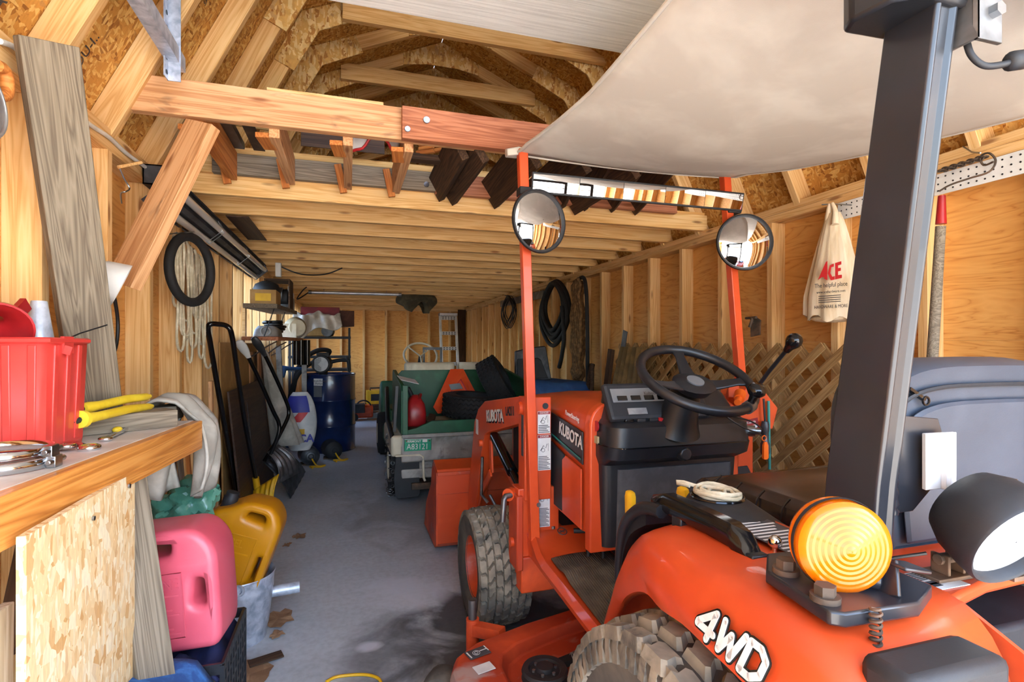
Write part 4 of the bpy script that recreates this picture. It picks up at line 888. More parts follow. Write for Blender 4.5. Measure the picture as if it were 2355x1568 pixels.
# roof sheet print
def roofprint(s,x,y,size,tilt):
    d=V((CXR-KX-XLo,0,KZ-ZP)).normalized(); p=V((XLo,y,ZP))+d*x; n=V((d.z,0,-d.x)); text('lettering',s,size,'dark_print',ce,p+n*.002,V((0,1,0))*math.cos(tilt)+d*math.sin(tilt),d*math.cos(tilt)-V((0,1,0))*math.sin(tilt),lift=.002)
roofprint('AUG',.15,1.62,.06,1.57); roofprint('DU-I..',.2,1.98,.05,1.57); roofprint('0325-0\nTHIS SIDE UP\nSPAN RATING',.80,2.39,.03,1.57)
# cable stapled along the left plate, box and fixture
tag(obj('plate_cable',MB().tube(smoothpts([(-0.772,1.532,1.907),(-0.772,1.637,1.926),(-0.772,1.908,1.891),(-0.772,2.121,1.905),(-0.772,2.268,1.902),(-0.765,2.491,1.909)],6),.007,8),'wire_white',smooth=60),'white electrical cable stapled along the wall top plate','cable')
eb=thing('junction_box','open metal junction box with red and white wires beside the light','junction box',(-.74,2.5,1.86))
obj('box_shell',MB().bb(-.775,-.70,2.44,2.445,1.84,1.92).bb(-.775,-.77,2.44,2.54,1.84,1.92).bb(-.775,-.70,2.535,2.54,1.84,1.92).bb(-.775,-.70,2.44,2.54,1.84,1.845).bb(-.775,-.70,2.44,2.54,1.915,1.92),'cast_gray',eb,smooth=0)
for k,m_ in enumerate(('red_print','wire_black','wire_white')): obj('wire',MB().tube(smoothpts([(-.76,2.46+.02*k,1.86),(-.715,2.46+.03*k,1.90),(-.70,2.50,1.90-.02*k),(-.72,2.53,1.86)],6),.003,6),m_,eb)
def fixture(name,label,y0,y1,c,tv):
    c=V(c); tv=V(tv).normalized(); nv=V((tv.z,0,-tv.x)); t=thing(name,label,'light fixture',(c.x,(y0+y1)/2,c.z))
    P=lambda a,b,y:(c.x+tv.x*a+nv.x*b,y,c.z+tv.z*a+nv.z*b); B=lambda pl:MB().loft([[P(a,b,y0) for a,b in pl],[P(a,b,y1) for a,b in pl]])
    obj('housing',B([(-.075,.004),(-.072,.0),(.072,.0),(.075,.004),(.02,.03),(.012,.045),(-.012,.045),(-.02,.03)]),'cast_gray',t,smooth=0)
    obj('reflector_edge',B([(.075,-.004),(.082,-.004),(.082,.02),(.075,.02)]),'black_matte',t,smooth=0); obj('reflector_edge',B([(-.082,-.004),(-.075,-.004),(-.075,.02),(-.082,.02)]),'steel_dull',t,smooth=0)
    for a in(-.045,.045): obj('fluorescent_tube',MB().cyl(P(a,.042,y0+.02),P(a,.042,y1-.02),.018,n=14),'tube_glass',t,smooth=60)
    for y in(y0+.75,y0+.8,y0+1.6): obj('tube_clip',MB().tube([P(-.07,.01,y),P(-.05,.064,y),P(.05,.064,y),P(.07,.01,y)],.0025,6),'steel',t)
    for y in(y0-.01,y1): obj('end_plate',MB().loft([[P(a,b,y) for a,b in((-.08,-.002),(.08,-.002),(.06,.06),(-.06,.06))],[P(a,b,y+.01) for a,b in((-.08,-.002),(.08,-.002),(.06,.06),(-.06,.06))]]),'cast_gray',t,smooth=0)
    return t
fixture('strip_light','long unlit twin-tube fluorescent fixture under the left wall plate',2.5,4.94,(-.735,0,1.842),(.75,0,.66))
ht=thing('hanging_tube_light','single silver tube light hung crosswise beneath the far joists','light fixture',(.1,7.4,1.88))
obj('tube_housing',MB().cyl((-.49,7.4,1.897),(.70,7.4,1.90),.021,n=12),'aluminium',ht,smooth=60)
for x in(-.47,.68): obj('end_cap',MB().cyl((x-.02,7.4,1.898),(x+.02,7.4,1.898),.026,n=12),'steel_dull',ht)
obj('power_cord',MB().tube(smoothpts([(-.48,7.4,1.90),(-.58,7.35,1.82),(-.62,7.3,1.80),(-.55,7.25,1.9),(-.5,7.2,1.94)],6),.008,6),'wire_black',ht)
obj('hanger_chain',MB().cyl((-.3,7.4,1.91),(-.3,7.4,1.947),.004,n=6),'steel_dull',ht); obj('hanger_chain',MB().cyl((.5,7.4,1.91),(.5,7.4,1.947),.004,n=6),'steel_dull',ht)
tag(board('ceiling_hardboard',(-.60,3.35,1.935),(-.60,4.05,1.935),.008,.12,'brown_panel'),'dark hardboard strip tucked under the joists above the strip light','board')
def tarpf(u,v):
    a=2*PI*u; k=(.62+.38*math.sin(PI*min(1,v*.9+.25)))*(1 if v<.93 else .55); q=V((.98+.30*math.cos(a)*k,8.0+.2*math.sin(a)*k,1.947-.19*v-.05*v*math.sin(a*2+1)-.04*v*math.cos(3*a)))
    return q+V((noise.noise(q*9),noise.noise(q*9+V((5,0,0))),noise.noise(q*8+V((0,7,0)))*.9))*.035*(1 if v>.05 else 0)
tg=MB().grid(tarpf,36,14,closeu=True)
tag(obj('slung_tarp',tg,'olive',smooth=70),'crumpled olive canvas tarp sagging from the far joists','tarp')

# ---------------------------------------------------------------- workbench on the left wall
B=thing('workbench','pine workbench with a pale top along the left wall','workbench',(-.66,1.4,0))
ba,bb_=V((-.605,.75,0)),V((-.49,2.0,0))
bd=(bb_-ba).normalized()
obj('worktop',MB().prism([(XL+.002,.75),(ba.x,ba.y),(bb_.x,bb_.y),(XL+.002,2.0)],(0,0,.927),(1,0,0),(0,1,0),.026),'bench_top',B,smooth=0)
board('front_edge',(ba.x+.012,ba.y,.905),(bb_.x+.012,bb_.y,.905),.092,.03,'bench_wood',B)
board('end_edge',(XL+.01,1.985,.89),(-.5,1.985,.89),.06,.03,'bench_wood',B)
obj('leg_panel',MB().box((-.516,1.315,.45),(.014,.47,.87),Euler((0,0,0))),'osb_pale',B,smooth=0)
board('leg_post',(-.56,1.52,0),(-.56,1.52,.86),.04,.07,'pine',B,up=(0,1,0))
obj('panel_screw',MB().cyl((-.509,1.51,.86),(-.505,1.51,.86),.006,n=8),'steel',B); obj('panel_screw',MB().cyl((-.509,1.32,.84),(-.505,1.32,.84),.005,n=8),'steel',B)
board('leg',(-.70,1.93,0),(-.70,1.93,.90),.07,.04,'pine',B,up=(0,1,0))
# grey plank leaning on the bench
gp=board('weathered_plank',(-0.7,1.851,0.996),(-0.685,1.539,1.925),.115,.042,'gray_wood',up=(.78,.62,.12)); tag(gp,'thick weathered grey plank leaning upright on the workbench against the wall','plank')
tag(board('treated_post',(-.575,1.66,.90),(-.41,1.5,.0),.085,.05,'gray_wood',up=(.6,.6,0)),'greenish weathered post leaning beside the pale chipboard leg of the bench','post')
# red parts bin
bn_=thing('red_parts_bin','tall open red plastic bin on the workbench holding a metal funnel','bin',(-.71,1.53,.931))
def binsec(z,k): return [(-.725+dx*.085*k,1.53+dy*.105*k,z) for dx,dy in((-1,-.9),(-.9,-1),(.9,-1),(1,-.9),(1,.9),(.9,1),(-.9,1),(-1,.9))]
ob=MB().loft([binsec(.933,.9),binsec(.95,.92),binsec(1.19,1.0)],cap=False); ob.b.faces.new([ob.b.verts.new(V(p)) for p in binsec(.934,.9)])
obj('bin_body',ob,'red_plastic',bn_,smooth=30,solid=.004)
rb=MB()
for dx in(-.5,.2,.75): rb.bar((-.725+dx*.078,1.53-.0985,.95),(-.725+dx*.086,1.53-.1065,1.18),.016,.006,up=(1,0,0))
for dy in(-.55,.0,.5): rb.bar((-.725+.079,1.53+dy*.1,.95),(-.725+.0875,1.53+dy*.106,1.18),.018,.006,up=(0,1,0))
obj('bin_ribs',rb,'red_plastic',bn_,bev=.002)
obj('bin_lip',MB().tube(binsec(1.19,1.03),.007,6,closed=True).bar((-.635,1.50,1.17),(-.62,1.5,1.165),.02,.004).bb(-.642,-.634,1.5,1.545,1.16,1.2),'red_plastic',bn_,smooth=40)
fn=tag(obj('metal_funnel',MB().lathe([(.014,.10),(.0155,.099),(.030,.0),(.031,-.02),(.028,-.02),(.027,0)],(-0.71,1.56,1.186),(0,.0,1),24).cyl((-.71,1.577,.95),(-.71,1.577,1.12),.012),'galv',smooth=50),'small galvanised funnel standing upside down inside the red bin','funnel')
rf=tag(obj('red_scoop_funnel',MB().lathe([(.012,-.10),(.014,-.05),(.062,.0),(.064,.012),(.060,.012),(.05,-.004),(.012,-.045),(.01,-.10)],(-0.73,1.437,1.216),(.35,-.75,-.35),28).bar((-0.72,1.476,1.242),(-0.715,1.516,1.276),.03,.012),'red_dark',smooth=50),'dark red plastic funnel with a tab handle sitting in the red bin','funnel')
tag(obj('black_wire_stub',MB().tube([(-.68,1.60,1.19),(-.66,1.64,1.21),(-.63,1.72,1.235)],.002,6),'wire_black'),'thin dark wire poking out of the red bin','wire')
# hose clamps, wrenches, pliers, beam
ccn=V((-.64,1.27,.0))
def band(z,r,name,label):
    t=thing(name,label,'clamp',(-.66,1.29,z),'band clamps on the workbench')
    ring_=[V((-.675+r*math.cos(a),1.325+r*1.0*math.sin(a),z)) for a in [2*PI*k/40 for k in range(40)]]
    mb=MB().loft([[p for p in ring_],[p+V((0,0,.02)) for p in ring_]],cap=False); obj('steel_band',mb,'chrome',t,smooth=60,solid=.0015)
    q=V((-.675+r*math.cos(-.1),1.325+r*math.sin(-.1)+.0,z)); obj('screw_housing',MB().box(q+V((.004,0,.011)),(.018,.03,.024)).cyl(q+V((.006,-.03,.012)),q+V((.006,.035,.012)),.006,n=8),'steel',t,bev=.002)
    return t
band(.932,.098,'band_clamp','lower wide steel band clamp lying flat under the red bin edge'); band(.953,.092,'band_clamp','upper steel band clamp stacked on another in front of the red bin')
def wrench(p,q,r,label):
    p=V(p);q=V(q); d=(q-p).normalized(); t=thing('combination_wrench',label,'wrench',tuple(p),'wrenches on the workbench')
    obj('shank',MB().bar(p,q,.008,.014),'chrome',t,bev=.002); obj('ring_end',MB().tube(circ(p,r,(0,0,1),20),r*.42,8,closed=True),'chrome',t,smooth=60)
    n_=d.cross(V((0,0,1))); obj('jaw_end',MB().prism([(-.6,-.8),(.3,-1),(1.3,-.75),(1.3,-.3),(.5,-.3),(.5,.3),(1.3,.3),(1.3,.75),(.3,1),(-.6,.8)],q-V((0,0,.004)),d*r*1.2,n_*r*1.2,.008),'chrome',t,bev=.001)
wrench((-.60,1.63,.937),(-.61,1.80,.940),.012,'long chrome wrench lying nearest the bench edge'); wrench((-.585,1.50,.937),(-.66,1.60,.937),.017,'short fat chrome wrench close to the band clamps'); wrench((-.63,1.50,.943),(-.70,1.62,.937),.014,'chrome wrench half hidden behind the red bin')
pt_=thing('fencing_pliers','long pliers with yellow grips resting on the grey beam','pliers',(-.63,1.7,.94))
for k,(a,c) in enumerate((((-0.66,1.655,1.015),(-0.6,1.954,1.018)),((-0.64,1.593,0.993),(-0.585,1.924,0.989)))):
    a,c=V(a),V(c); obj('yellow_grip',MB().tube([a,a.lerp(c,.06),a.lerp(c,.2),a.lerp(c,.6)+V((0,0,.004)),a.lerp(c,.93),c],[.013,.015,.0125,.0125,.0115,.006],12),'yellow_grip',pt_,smooth=60)
    obj('steel_arm',MB().tube([a,a+V((-.035,-.06,-.012)),a+V((-.06,-.11,-.02))],[.008,.01,.008],8),'black_matte',pt_,smooth=60)
obj('grip_flange',MB().cyl((-0.64,1.589,0.994),(-0.637,1.602,0.993),.022,n=14),'yellow_grip',pt_,smooth=50)
sd=thing('small_screwdriver','small steel driver with a yellow bulb handle beside the wrenches','screwdriver',(-.6,1.75,.932)); obj('handle',MB().ell((-.62,1.76,.942),(.012,.017,.009)),'yellow_grip',sd,smooth=80); obj('blade',MB().cyl((-.612,1.775,.942),(-.59,1.83,.938),.003,n=8),'steel',sd)
bm_=thing('timber_offcut','grey timber offcut with one whitewashed face lying on the bench end','timber',(-.66,1.92,.931))
board('timber',(-.76,1.74,.957),(-.525,1.90,.957),.05,.10,'gray_wood',bm_); 
q0,q1=V((-.64,1.788,.955)),V((-.528,1.864,.955)); obj('white_face',MB().bar(q0,q1,.049,.008),'white_dirty',bm_,bev=.001)
tag(obj('black_shears_blade',MB().bar((-.73,1.66,.965),(-.70,1.78,.985),.03,.006,up=(.4,0,1)).bar((-.76,1.70,.95),(-.72,1.75,.95),.05,.01),'black_matte',bev=.002),'black steel blade lying behind the yellow pliers','blade')
# dangling cloth at the bench end
def drape(u,v):
    # two hanging flaps from a soft ridge over the bench corner
    s=(v-.28); y=2.02+.24*u+.012*math.sin(8*v+5*u); fold=.018*math.sin(17*u+2*v)+.012*math.sin(9*u-5*v)
    if s<0: p=V((-.60+.10*(s/.28)*-1*.0-.09*(-s/.28),y,.985+.035*math.cos(PI/2*s/.28)-.05*(-s/.28)**2))
    else:
        t=s/.72; L=.27+.10*math.sin(2.6*u+.4)
        p=V((-.60+.105*min(1,t*3.2)**.7+.025*math.sin(PI*t),y+.05*t*(u-.5),1.02-.02*min(1,t*5)-L*max(0,t-.1)))
    return p+V((fold*min(1,max(0,v-.1)*2),0,fold*.6*(1-v)))+V((0,0,.012*noise.noise(V((u*5,v*5,1)))))
dc=MB().grid(drape,34,30)
cc=tag(obj('canvas_cloth',dc,'cloth_gray',smooth=70,solid=.008),'pale grey work cloth draped over the far end of the bench','cloth')
obj('lower_fold',MB().grid(lambda u,v:(-.665+.10*u+.015*math.sin(9*u+4*v),2.06+.03*math.sin(7*u+2*v)+.03*u,.95-(.27-.06*abs(u-.5))*v),18,12),'cloth_gray',cc,smooth=70,solid=.012)
tag(board('bench_end_stub',(XL,2.10,.96),(-.56,2.12,.97),.05,.12,'gray_wood'),'grey timber stub past the bench end that the cloth hangs on','timber')
# wall things above the bench
hk_=thing('wall_hook','bent wire hook with a wooden crossbar on the stud','hook',(-.77,2.2,1.75))
obj('crossbar',MB().cyl((-0.765,2.179,1.823),(-0.72,2.255,1.868),.006,n=8),'pine',hk_)
obj('wire',MB().tube(smoothpts([(-0.765,2.19,1.824),(-0.76,2.214,1.795),(-0.75,2.235,1.767),(-0.75,2.204,1.746),(-0.765,2.201,1.737),(-0.765,2.209,1.703)],5),.0025,6),'steel',hk_)
lp=thing('clamp_lamp','white enamel reflector shade with black cord behind the grey plank','lamp',(-.74,2.1,1.4))
obj('shade',MB().lathe([(.012,-.07),(.03,-.065),(.055,-.03),(.068,.02),(.07,.03),(.066,.03),(.05,-.025),(.012,-.06)],(-0.715,1.983,1.405),(.55,.2,-.25),28),'white_paint',lp,smooth=60)
obj('cord',MB().tube(smoothpts([(-0.765,2.101,1.426),(-0.76,2.136,1.356),(-0.765,2.175,1.283),(-0.765,2.165,1.208),(-0.765,2.119,1.149)],6),.006,8),'wire_black',lp,smooth=60)
wc=thing('wire_dispenser','coil of grey wire hanging on a wooden handle at the wall','wire coil',(-.75,1.42,1.65))
obj('handle',MB().tube(smoothpts([(-0.75,1.476,1.826),(-0.75,1.501,1.829),(-0.75,1.514,1.811),(-0.75,1.511,1.779),(-0.75,1.481,1.759)],5),.014,10),'orange_pine',wc,smooth=60)
cw=MB()
for k in range(5): cw.tube(circ((-.757+.006*k,1.40,1.72),.10-.006*k,(1,0,.02*k),36),.0035,6,closed=True)
obj('wire_turns',cw,'wire_gray',wc,smooth=60)
tw=V((.945,-.326,0)); tc=V((-.69,2.78,1.55))
bt=thing('bicycle_tyre','small black bicycle tyre hung on the wall studs','tyre',tuple(tc-V((0,0,.2)))); obj('rubber',MB().tube(circ(tc,.150,tw,48),.0205,12,closed=True),'rubber',bt,smooth=70)
obj('rim_tape',MB().lathe([(.137,-.014),(.134,0),(.137,.014)],tc,tw,48),'white_sticker',bt,smooth=70); obj('nail',MB().cyl((-.78,2.74,1.70),(-.66,2.72,1.715),.003,n=6),'steel',bt)
rc=thing('rope_coil','cream cotton rope hung in loose loops behind the bicycle tyre','rope',(-.75,3.0,1.2))
for k in range(12):
    a,c=.07+.03*(k%4),.17+.02*((k*5)%7); y=2.80+.05*k; z=1.72-.006*k
    obj('loop',MB().tube([(-.755+.004*(k%3)+.006*math.sin(t*3),y+a*math.sin(t)*.6,z-c*(1-math.cos(t))/1.0) for t in [2*PI*j/26 for j in range(26)]],.006,6,closed=True),'rope',rc,smooth=60)
obj('tail',MB().tube(smoothpts([(-.755,2.86,1.45),(-.75,2.88,1.3),(-.75,2.92,1.235),(-.75,2.97,1.26),(-.75,2.96,1.4)],6),.0045,6),'rope',rc,smooth=60)
# under the bench
tag(board('round_stick',(-0.7,1.488,0.763),(-0.62,1.244,0.621),.03,.03,'dark_wood'),'dark wooden stick leaning under the bench beside the chipboard leg','stick')
tag(board('pale_board',(-.56,1.10,.76),(-.55,1.06,.0),.07,.018,'pale_wood',up=(0,1,0)),'pale narrow board leaning behind the chipboard leg','board')
tag(obj('white_handsaw',MB().prism([(1.02,.0),(1.08,.0),(.98,.62),(.955,.62)],(-.66,0,0),(0,1,0),(0,0,1),.004),'white_paint',smooth=0),'narrow white saw blade leaning under the bench','saw')
tag(obj('blue_mat',MB().grid(lambda u,v:(-.75+.385*u,1.02+.625*v,.335+.015*math.sin(9*v+3*u)+.03*math.sin(PI*u)-(.06*max(0,u-.9)/.1)),22,26),'blue_rug',smooth=70,solid=.03),'bright blue woven mat folded on the pile under the bench','mat')
tag(obj('storage_tub',MB().loft([rsec(0,-.50,-.39,1.12,1.60,.04),rsec(.305,-.49,-.38,1.11,1.62,.04)]),'navy_cloth',bev=.004),'dark blue tub under the blue mat below the bench','tub')
for k,(u0,v0,u1,v1,w_,m_,lab) in enumerate(((388,1030,375,1190,.10,'brown_panel','dark brown panel leaning behind the green plastic bag'),(352,1080,345,1230,.05,'gray_wood','narrow grey board leaning nearest the weathered post'),(430,1120,400,1200,.04,'orange_pine','thin orange board leaning between the panel and the bag'))):
    tag(board('leaning_board',(-.74+.01*k,2.62+.1*k,.95-.1*k),(-.68+.02*k,2.6+.08*k,.0),w_,.012,m_,up=(0,1,0)),lab,'board')
# pink fuel can on a milk crate
cr=thing('milk_crate','black plastic milk crate on the floor under the faded pink fuel can','crate',(-.48,1.83,0))
x0,x1,y0,y1=-.66,-.335,1.66,1.99
def cwall(p,q,nm):
    p,q=V(p),V(q); d=(q-p); L=d.length; d.normalize()
    mb=MB()
    for z,h in((.012,.024),(.10,.012),(.15,.012),(.20,.012),(.25,.012),(.30,.03)): mb.bar(p+V((0,0,z)),q+V((0,0,z)),h,.008)
    for k in range(10): s=p+d*(L*k/9); mb.bar(s+V((0,0,0)),s+V((0,0,.31)),.012,.010,up=tuple(d))
    obj(nm,mb,'black_plastic',cr,smooth=0)
for p,q in(((x0,y0,0),(x1,y0,0)),((x1,y0,0),(x1,y1,0)),((x1,y1,0),(x0,y1,0)),((x0,y1,0),(x0,y0,0))): cwall(p,q,'crate_wall')
obj('crate_floor',MB().bb(x0,x1,y0,y1,0,.012),'black_plastic',cr,smooth=0)
ov=obj('oval_label',MB().loft([[(-.455+.03*math.cos(a),y0-.0065,.19+.014*math.sin(a)) for a in [2*PI*k/24 for k in range(24)]],[(-.455+.03*math.cos(a),y0-.009,.19+.014*math.sin(a)) for a in [2*PI*k/24 for k in range(24)]]]),'yellow',cr,smooth=0); text('lettering','HO',.018,'black_gloss',ov,(-.452,y0-.0092,.19),(1,0,0),(0,0,1),lift=.0005)
tag(obj('navy_rag',MB().grid(lambda u,v:(-.64+.29*u,1.68+.29*v,.27+.03*math.sin(11*u+4*v)*math.sin(9*v)+.015*math.sin(23*u)),24,20),'navy_cloth',smooth=70,solid=.01),'dark blue rag stuffed in the crate under the pink can','rag')
def jerry(name,label,mat,M4,out,holes,D_,cap,txt,tp):
    t=thing(name,label,'fuel can',tuple(M4.translation)); tf=lambda p:M4@V(p)
    cu=bpy.data.curves.new(name,'CURVE'); cu.dimensions='2D'; cu.fill_mode='BOTH'; bev=.026
    def rnd(poly,r):
        o=[]; n=len(poly)
        for i in range(n):
            p0,p1,p2=V(poly[i-1]).to_2d(),V(poly[i]).to_2d(),V(poly[(i+1)%n]).to_2d(); a=(p0-p1);c=(p2-p1); rr=min(r,a.length*.45,c.length*.45); a=p1+a.normalized()*rr; c=p1+c.normalized()*rr
            for k in range(5): q=k/4; o.append(a*(1-q)**2+p1*2*q*(1-q)+c*q*q)
        return o
    for poly,r in [(out,.05)]+[(h,.02) for h in holes]:
        pts=rnd([(p[0],p[1],0) for p in poly],r); sp=cu.splines.new('POLY'); sp.points.add(len(pts)-1); sp.use_cyclic_u=True
        for q,p in zip(sp.points,pts): q.co=(p[0],p[1],0,1)
    cu.extrude=D_/2-bev; cu.bevel_depth=bev; cu.bevel_resolution=3; cu.offset=-bev*.9
    tmp=bpy.data.objects.new(name,cu); me=bpy.data.meshes.new_from_object(tmp); bpy.data.objects.remove(tmp); bpy.data.curves.remove(cu)
    bm=bmesh.new(); bm.from_mesh(me); bpy.data.meshes.remove(me)
    for v_ in bm.verts: v_.co=tf((v_.co.x,-v_.co.z,v_.co.y))
    obj('can_body',bm,mat,t,smooth=50)
    X=(M4.to_3x3()@V((1,0,0))); Z=(M4.to_3x3()@V((0,0,1))); x0,x1,z0,z1=tp
    obj('label_frame',MB().tube([tf(p) for p in((x0,-D_/2-.0005,z0),(x1,-D_/2-.0005,z0),(x1,-D_/2-.0005,z1),(x0,-D_/2-.0005,z1))],.0022,6,closed=True),mat,t,smooth=60)
    text('lettering',txt,.042,mat,t,tf(((x0+x1)/2,-D_/2,z1-.035)),X,Z,extr=.0012,bold=.0004,lift=.0008,sx=.8)
    lb=MB()
    for k in range(9):
        zz=z1-.07-.015*k
        if zz>z0+.01: lb.bar(tf((x0+.012,-D_/2-.0006,zz)),tf((x1-.012-.02*((k*3)%4),-D_/2-.0006,zz)),.005,.0018,up=tuple(Z))
    obj('embossed_lines',lb,mat,t,smooth=0)
    if cap: obj('cap',MB().lathe([(.03,-.02),(.026,0),(.028,.005),(.028,.03),(.024,.036),(.024,.05),(.001,.052)],tf(cap),Z,20),'black_matte',t,smooth=40)
    return t
M1=Matrix.Translation((-.478,1.82,.322))@Matrix.Rotation(math.radians(-6),4,'Z')@Matrix.Rotation(math.radians(-4),4,'Y')@Matrix.Scale(.9,4)
jerry('gasoline_can','faded pink gasoline can sitting in the black milk crate','red_can_faded',M1,[(-.16,0),(.145,0),(.155,.06),(.155,.315),(.10,.385),(-.16,.385)],[[(-.115,.295),(.025,.305),(.03,.352),(-.115,.352)],[(.075,.14),(.118,.13),(.118,.225),(.085,.23)]],.20,None,'GASOLINE',(-.14,.055,.05,.255))
# yellow can in the galvanised pail
pa=thing('galvanised_pail','galvanised steel pail on the floor holding the yellow fuel can','pail',(-.43,2.42,0))
pc=V((-.43,2.42,0)); obj('pail_body',MB().lathe([(.001,.006),(.102,.004),(.105,0),(.108,.008),(.112,.05),(.115,.053),(.1165,.06),(.132,.20),(.1345,.204),(.1345,.212),(.137,.262),(.141,.266),(.139,.27),(.134,.262),(.11,.06),(.1,.012),(.001,.012)],pc,(0,0,1),40),'galv',pa,smooth=40)
obj('handle_ear',MB().tube(circ((-.405,2.285,.25),.018,(.2,1,0),14),.006,6,closed=True),'galv',pa,smooth=60)
obj('bail_handle',MB().tube(circ((-.43,2.42,.25),.14,(.35,0,.94),24,0,PI,up=(0,1,0)),.0035,6),'steel_dull',pa,smooth=60)
M2=Matrix.Translation((-.50,2.41,.205))@Matrix.Rotation(math.radians(-4),4,'Z')@Matrix.Rotation(math.radians(20),4,'Y')
jerry('diesel_can','dirty yellow diesel can tilted in the galvanised pail','yellow_can',M2,[(-.13,0),(.12,0),(.145,.06),(.145,.34),(.09,.40),(-.01,.395),(-.06,.355),(-.13,.32)],[[(.0,.335),(.085,.325),(.075,.362),(.01,.362)],[(.096,.09),(.117,.09),(.117,.20),(.1,.2)]],.17,(-.085,0,.345),'DIESEL',(-.11,.075,.05,.27))
tag(obj('steel_pipe',MB().lathe([(.022,0),(.024,0),(.024,.16),(.021,.16),(.021,0)],(-.36,2.47,.15),(.97,.1,.02),20,closed=False),'galv',smooth=50),'short steel pipe lying behind the galvanised pail','pipe')
# crumpled green bag
def gbag(u,v):
    p=V((-0.662,2.28,0.52)).lerp(V((-0.498,2.28,0.681)),v); a=2*PI*u; r=(.035+.045*math.sin(PI*min(1,v*.8+.15)))*(1+.22*math.sin(5*a+9*v)+.15*math.sin(3*a-14*v)+.12*math.sin(11*a+21*v))
    d=V((.7,.0,.7)); n1=V((-.7,0,.7)); return p+n1*r*math.cos(a)+V((0,1,0))*r*math.sin(a)*.8
gb=MB().grid(gbag,36,26,closeu=True); tag(obj('plastic_bag',gb,'green_bag',smooth=25),'crumpled translucent green plastic bag slumped behind the fuel cans','bag')
tag(board('bamboo_stick',(-0.667,2.36,0.435),(-0.567,2.36,0.591),.012,.012,'orange_pine'),'thin orange stick lying across the green bag','stick')
# floor litter
tag(board('wood_shim',(-0.354,2.189,0.012),(-0.241,2.228,0.012),.006,.05,'dark_wood',up=(0,0,1)),'thin dark wooden shim lying on the concrete','shim')
def leafm(p,r,sd,lab):
    random.seed(sd); pts=[V((p[0]+r*(.55+.45*random.random())*math.cos(a),p[1]+r*1.2*(.55+.45*random.random())*math.sin(a),.002+.012*random.random())) for a in [2*PI*k/16 for k in range(16)]]
    mb=MB(); c=mb.b.verts.new(V((p[0],p[1],.006))); vs=[mb.b.verts.new(q) for q in pts]
    for k in range(16): mb.b.faces.new((c,vs[k],vs[(k+1)%16]))
    tag(obj('dry_leaf',mb,'leaf',smooth=0,solid=.001),lab,'leaf','dry leaves on the floor')
leafm((-0.291,2.531,0),.085,1,'large dry brown leaf on the concrete beside the pail'); leafm((-0.282,2.393,0),.035,2,'small dry leaf on the concrete just nearer than the large one'); leafm((-0.34,2.129,0),.10,3,'crumpled dry leaves on the concrete by the milk crate')
leafm((-0.287,3.584,0),.05,4,'thin dry leaf scrap farther along the concrete'); leafm((-0.349,3.452,0),.03,5,'tiny dry leaf curl on the concrete right of the yellow can')
tag(obj('yellow_rope',MB().tube(smoothpts([(-0.074,2.003,0.006),(-0.037,2.023,0.006),(0.045,2.011,0.006),(0.093,1.983,0.006),(0.112,1.945,0.006),(0.113,1.866,0.006)],6),.0055,8),'yellow',smooth=60),'loop of yellow cord on the floor at the very front','cord')

for o in bpy.data.objects:
    if o.parent is None and o.name.split('.')[0] in('red_parts_bin','metal_funnel','red_scoop_funnel','black_wire_stub','band_clamp','combination_wrench','fencing_pliers','small_screwdriver','timber_offcut','black_shears_blade'): o.location.z+=.022

# ---------------------------------------------------------------- along the left wall
us=thing('snow_pusher','push snow scoop with tall black U handle and yellow blade against the wall','snow scoop',(-.6,3.95,0))
obj('u_handle',MB().tube(smoothpts([(-0.662,3.8,0.092),(-0.675,3.72,0.31),(-0.702,3.58,0.662),(-0.722,3.42,1.013),(-0.734,3.34,1.212),(-0.74,3.31,1.289),(-0.727,3.3,1.318),(-0.695,3.32,1.321),(-0.653,3.35,1.311),(-0.632,3.37,1.262),(-0.625,3.48,1.059),(-0.615,3.7,0.693),(-0.6,3.98,0.303)],5),.0145,10),'black_gloss',us,smooth=60)
obj('blade_socket',MB().cyl((-0.6,3.98,0.303),(-0.592,4,0.217),.022,n=12),'yellow',us,smooth=40)
def shovel(name,label,grip,gm,pts,bl):
    t=thing(name,label,'snow shovel',tuple(bl))
    obj('shaft',MB().tube(smoothpts(pts,5),.0145,10),'black_gloss',t,smooth=60)
    a,c=V(grip[0]),V(grip[1]); d=(c-a).normalized(); s=V((1,0,0)); s=(s-d*s.dot(d)).normalized()
    obj('d_grip',MB().loft([[a+d*((c-a).length*k)+s*(w*math.cos(q))+d.cross(s)*(w*.5*math.sin(q)) for q in [2*PI*j/12 for j in range(12)]] for k,w in((0,.012),(.05,.024),(.3,.034),(.6,.03),(.85,.02),(1,.017))]),gm,t,smooth=60)
    return t
s1_=shovel('ergonomic_shovel','snow shovel with bent black shaft and white grip',((-0.699,3.95,1.235),(-0.654,4.05,1.119)),'white_paint',[(-0.654,4.05,1.119),(-0.592,4.15,0.937),(-0.524,4.25,0.722),(-0.492,4.3,0.627),(-0.495,4.3,0.537),(-0.56,4.3,0.363)],(-.5,4.4,0))
s2_=shovel('ergonomic_shovel','snow shovel with bent black shaft and grey grip, farther along the wall',((-0.663,4.3,1.264),(-0.597,4.4,1.124)),'cast_gray',[(-0.597,4.4,1.124),(-0.533,4.5,0.946),(-0.466,4.58,0.75),(-0.452,4.6,0.678),(-0.463,4.58,0.612),(-0.533,4.5,0.456),(-0.606,4.42,0.325)],(-.45,4.5,0))
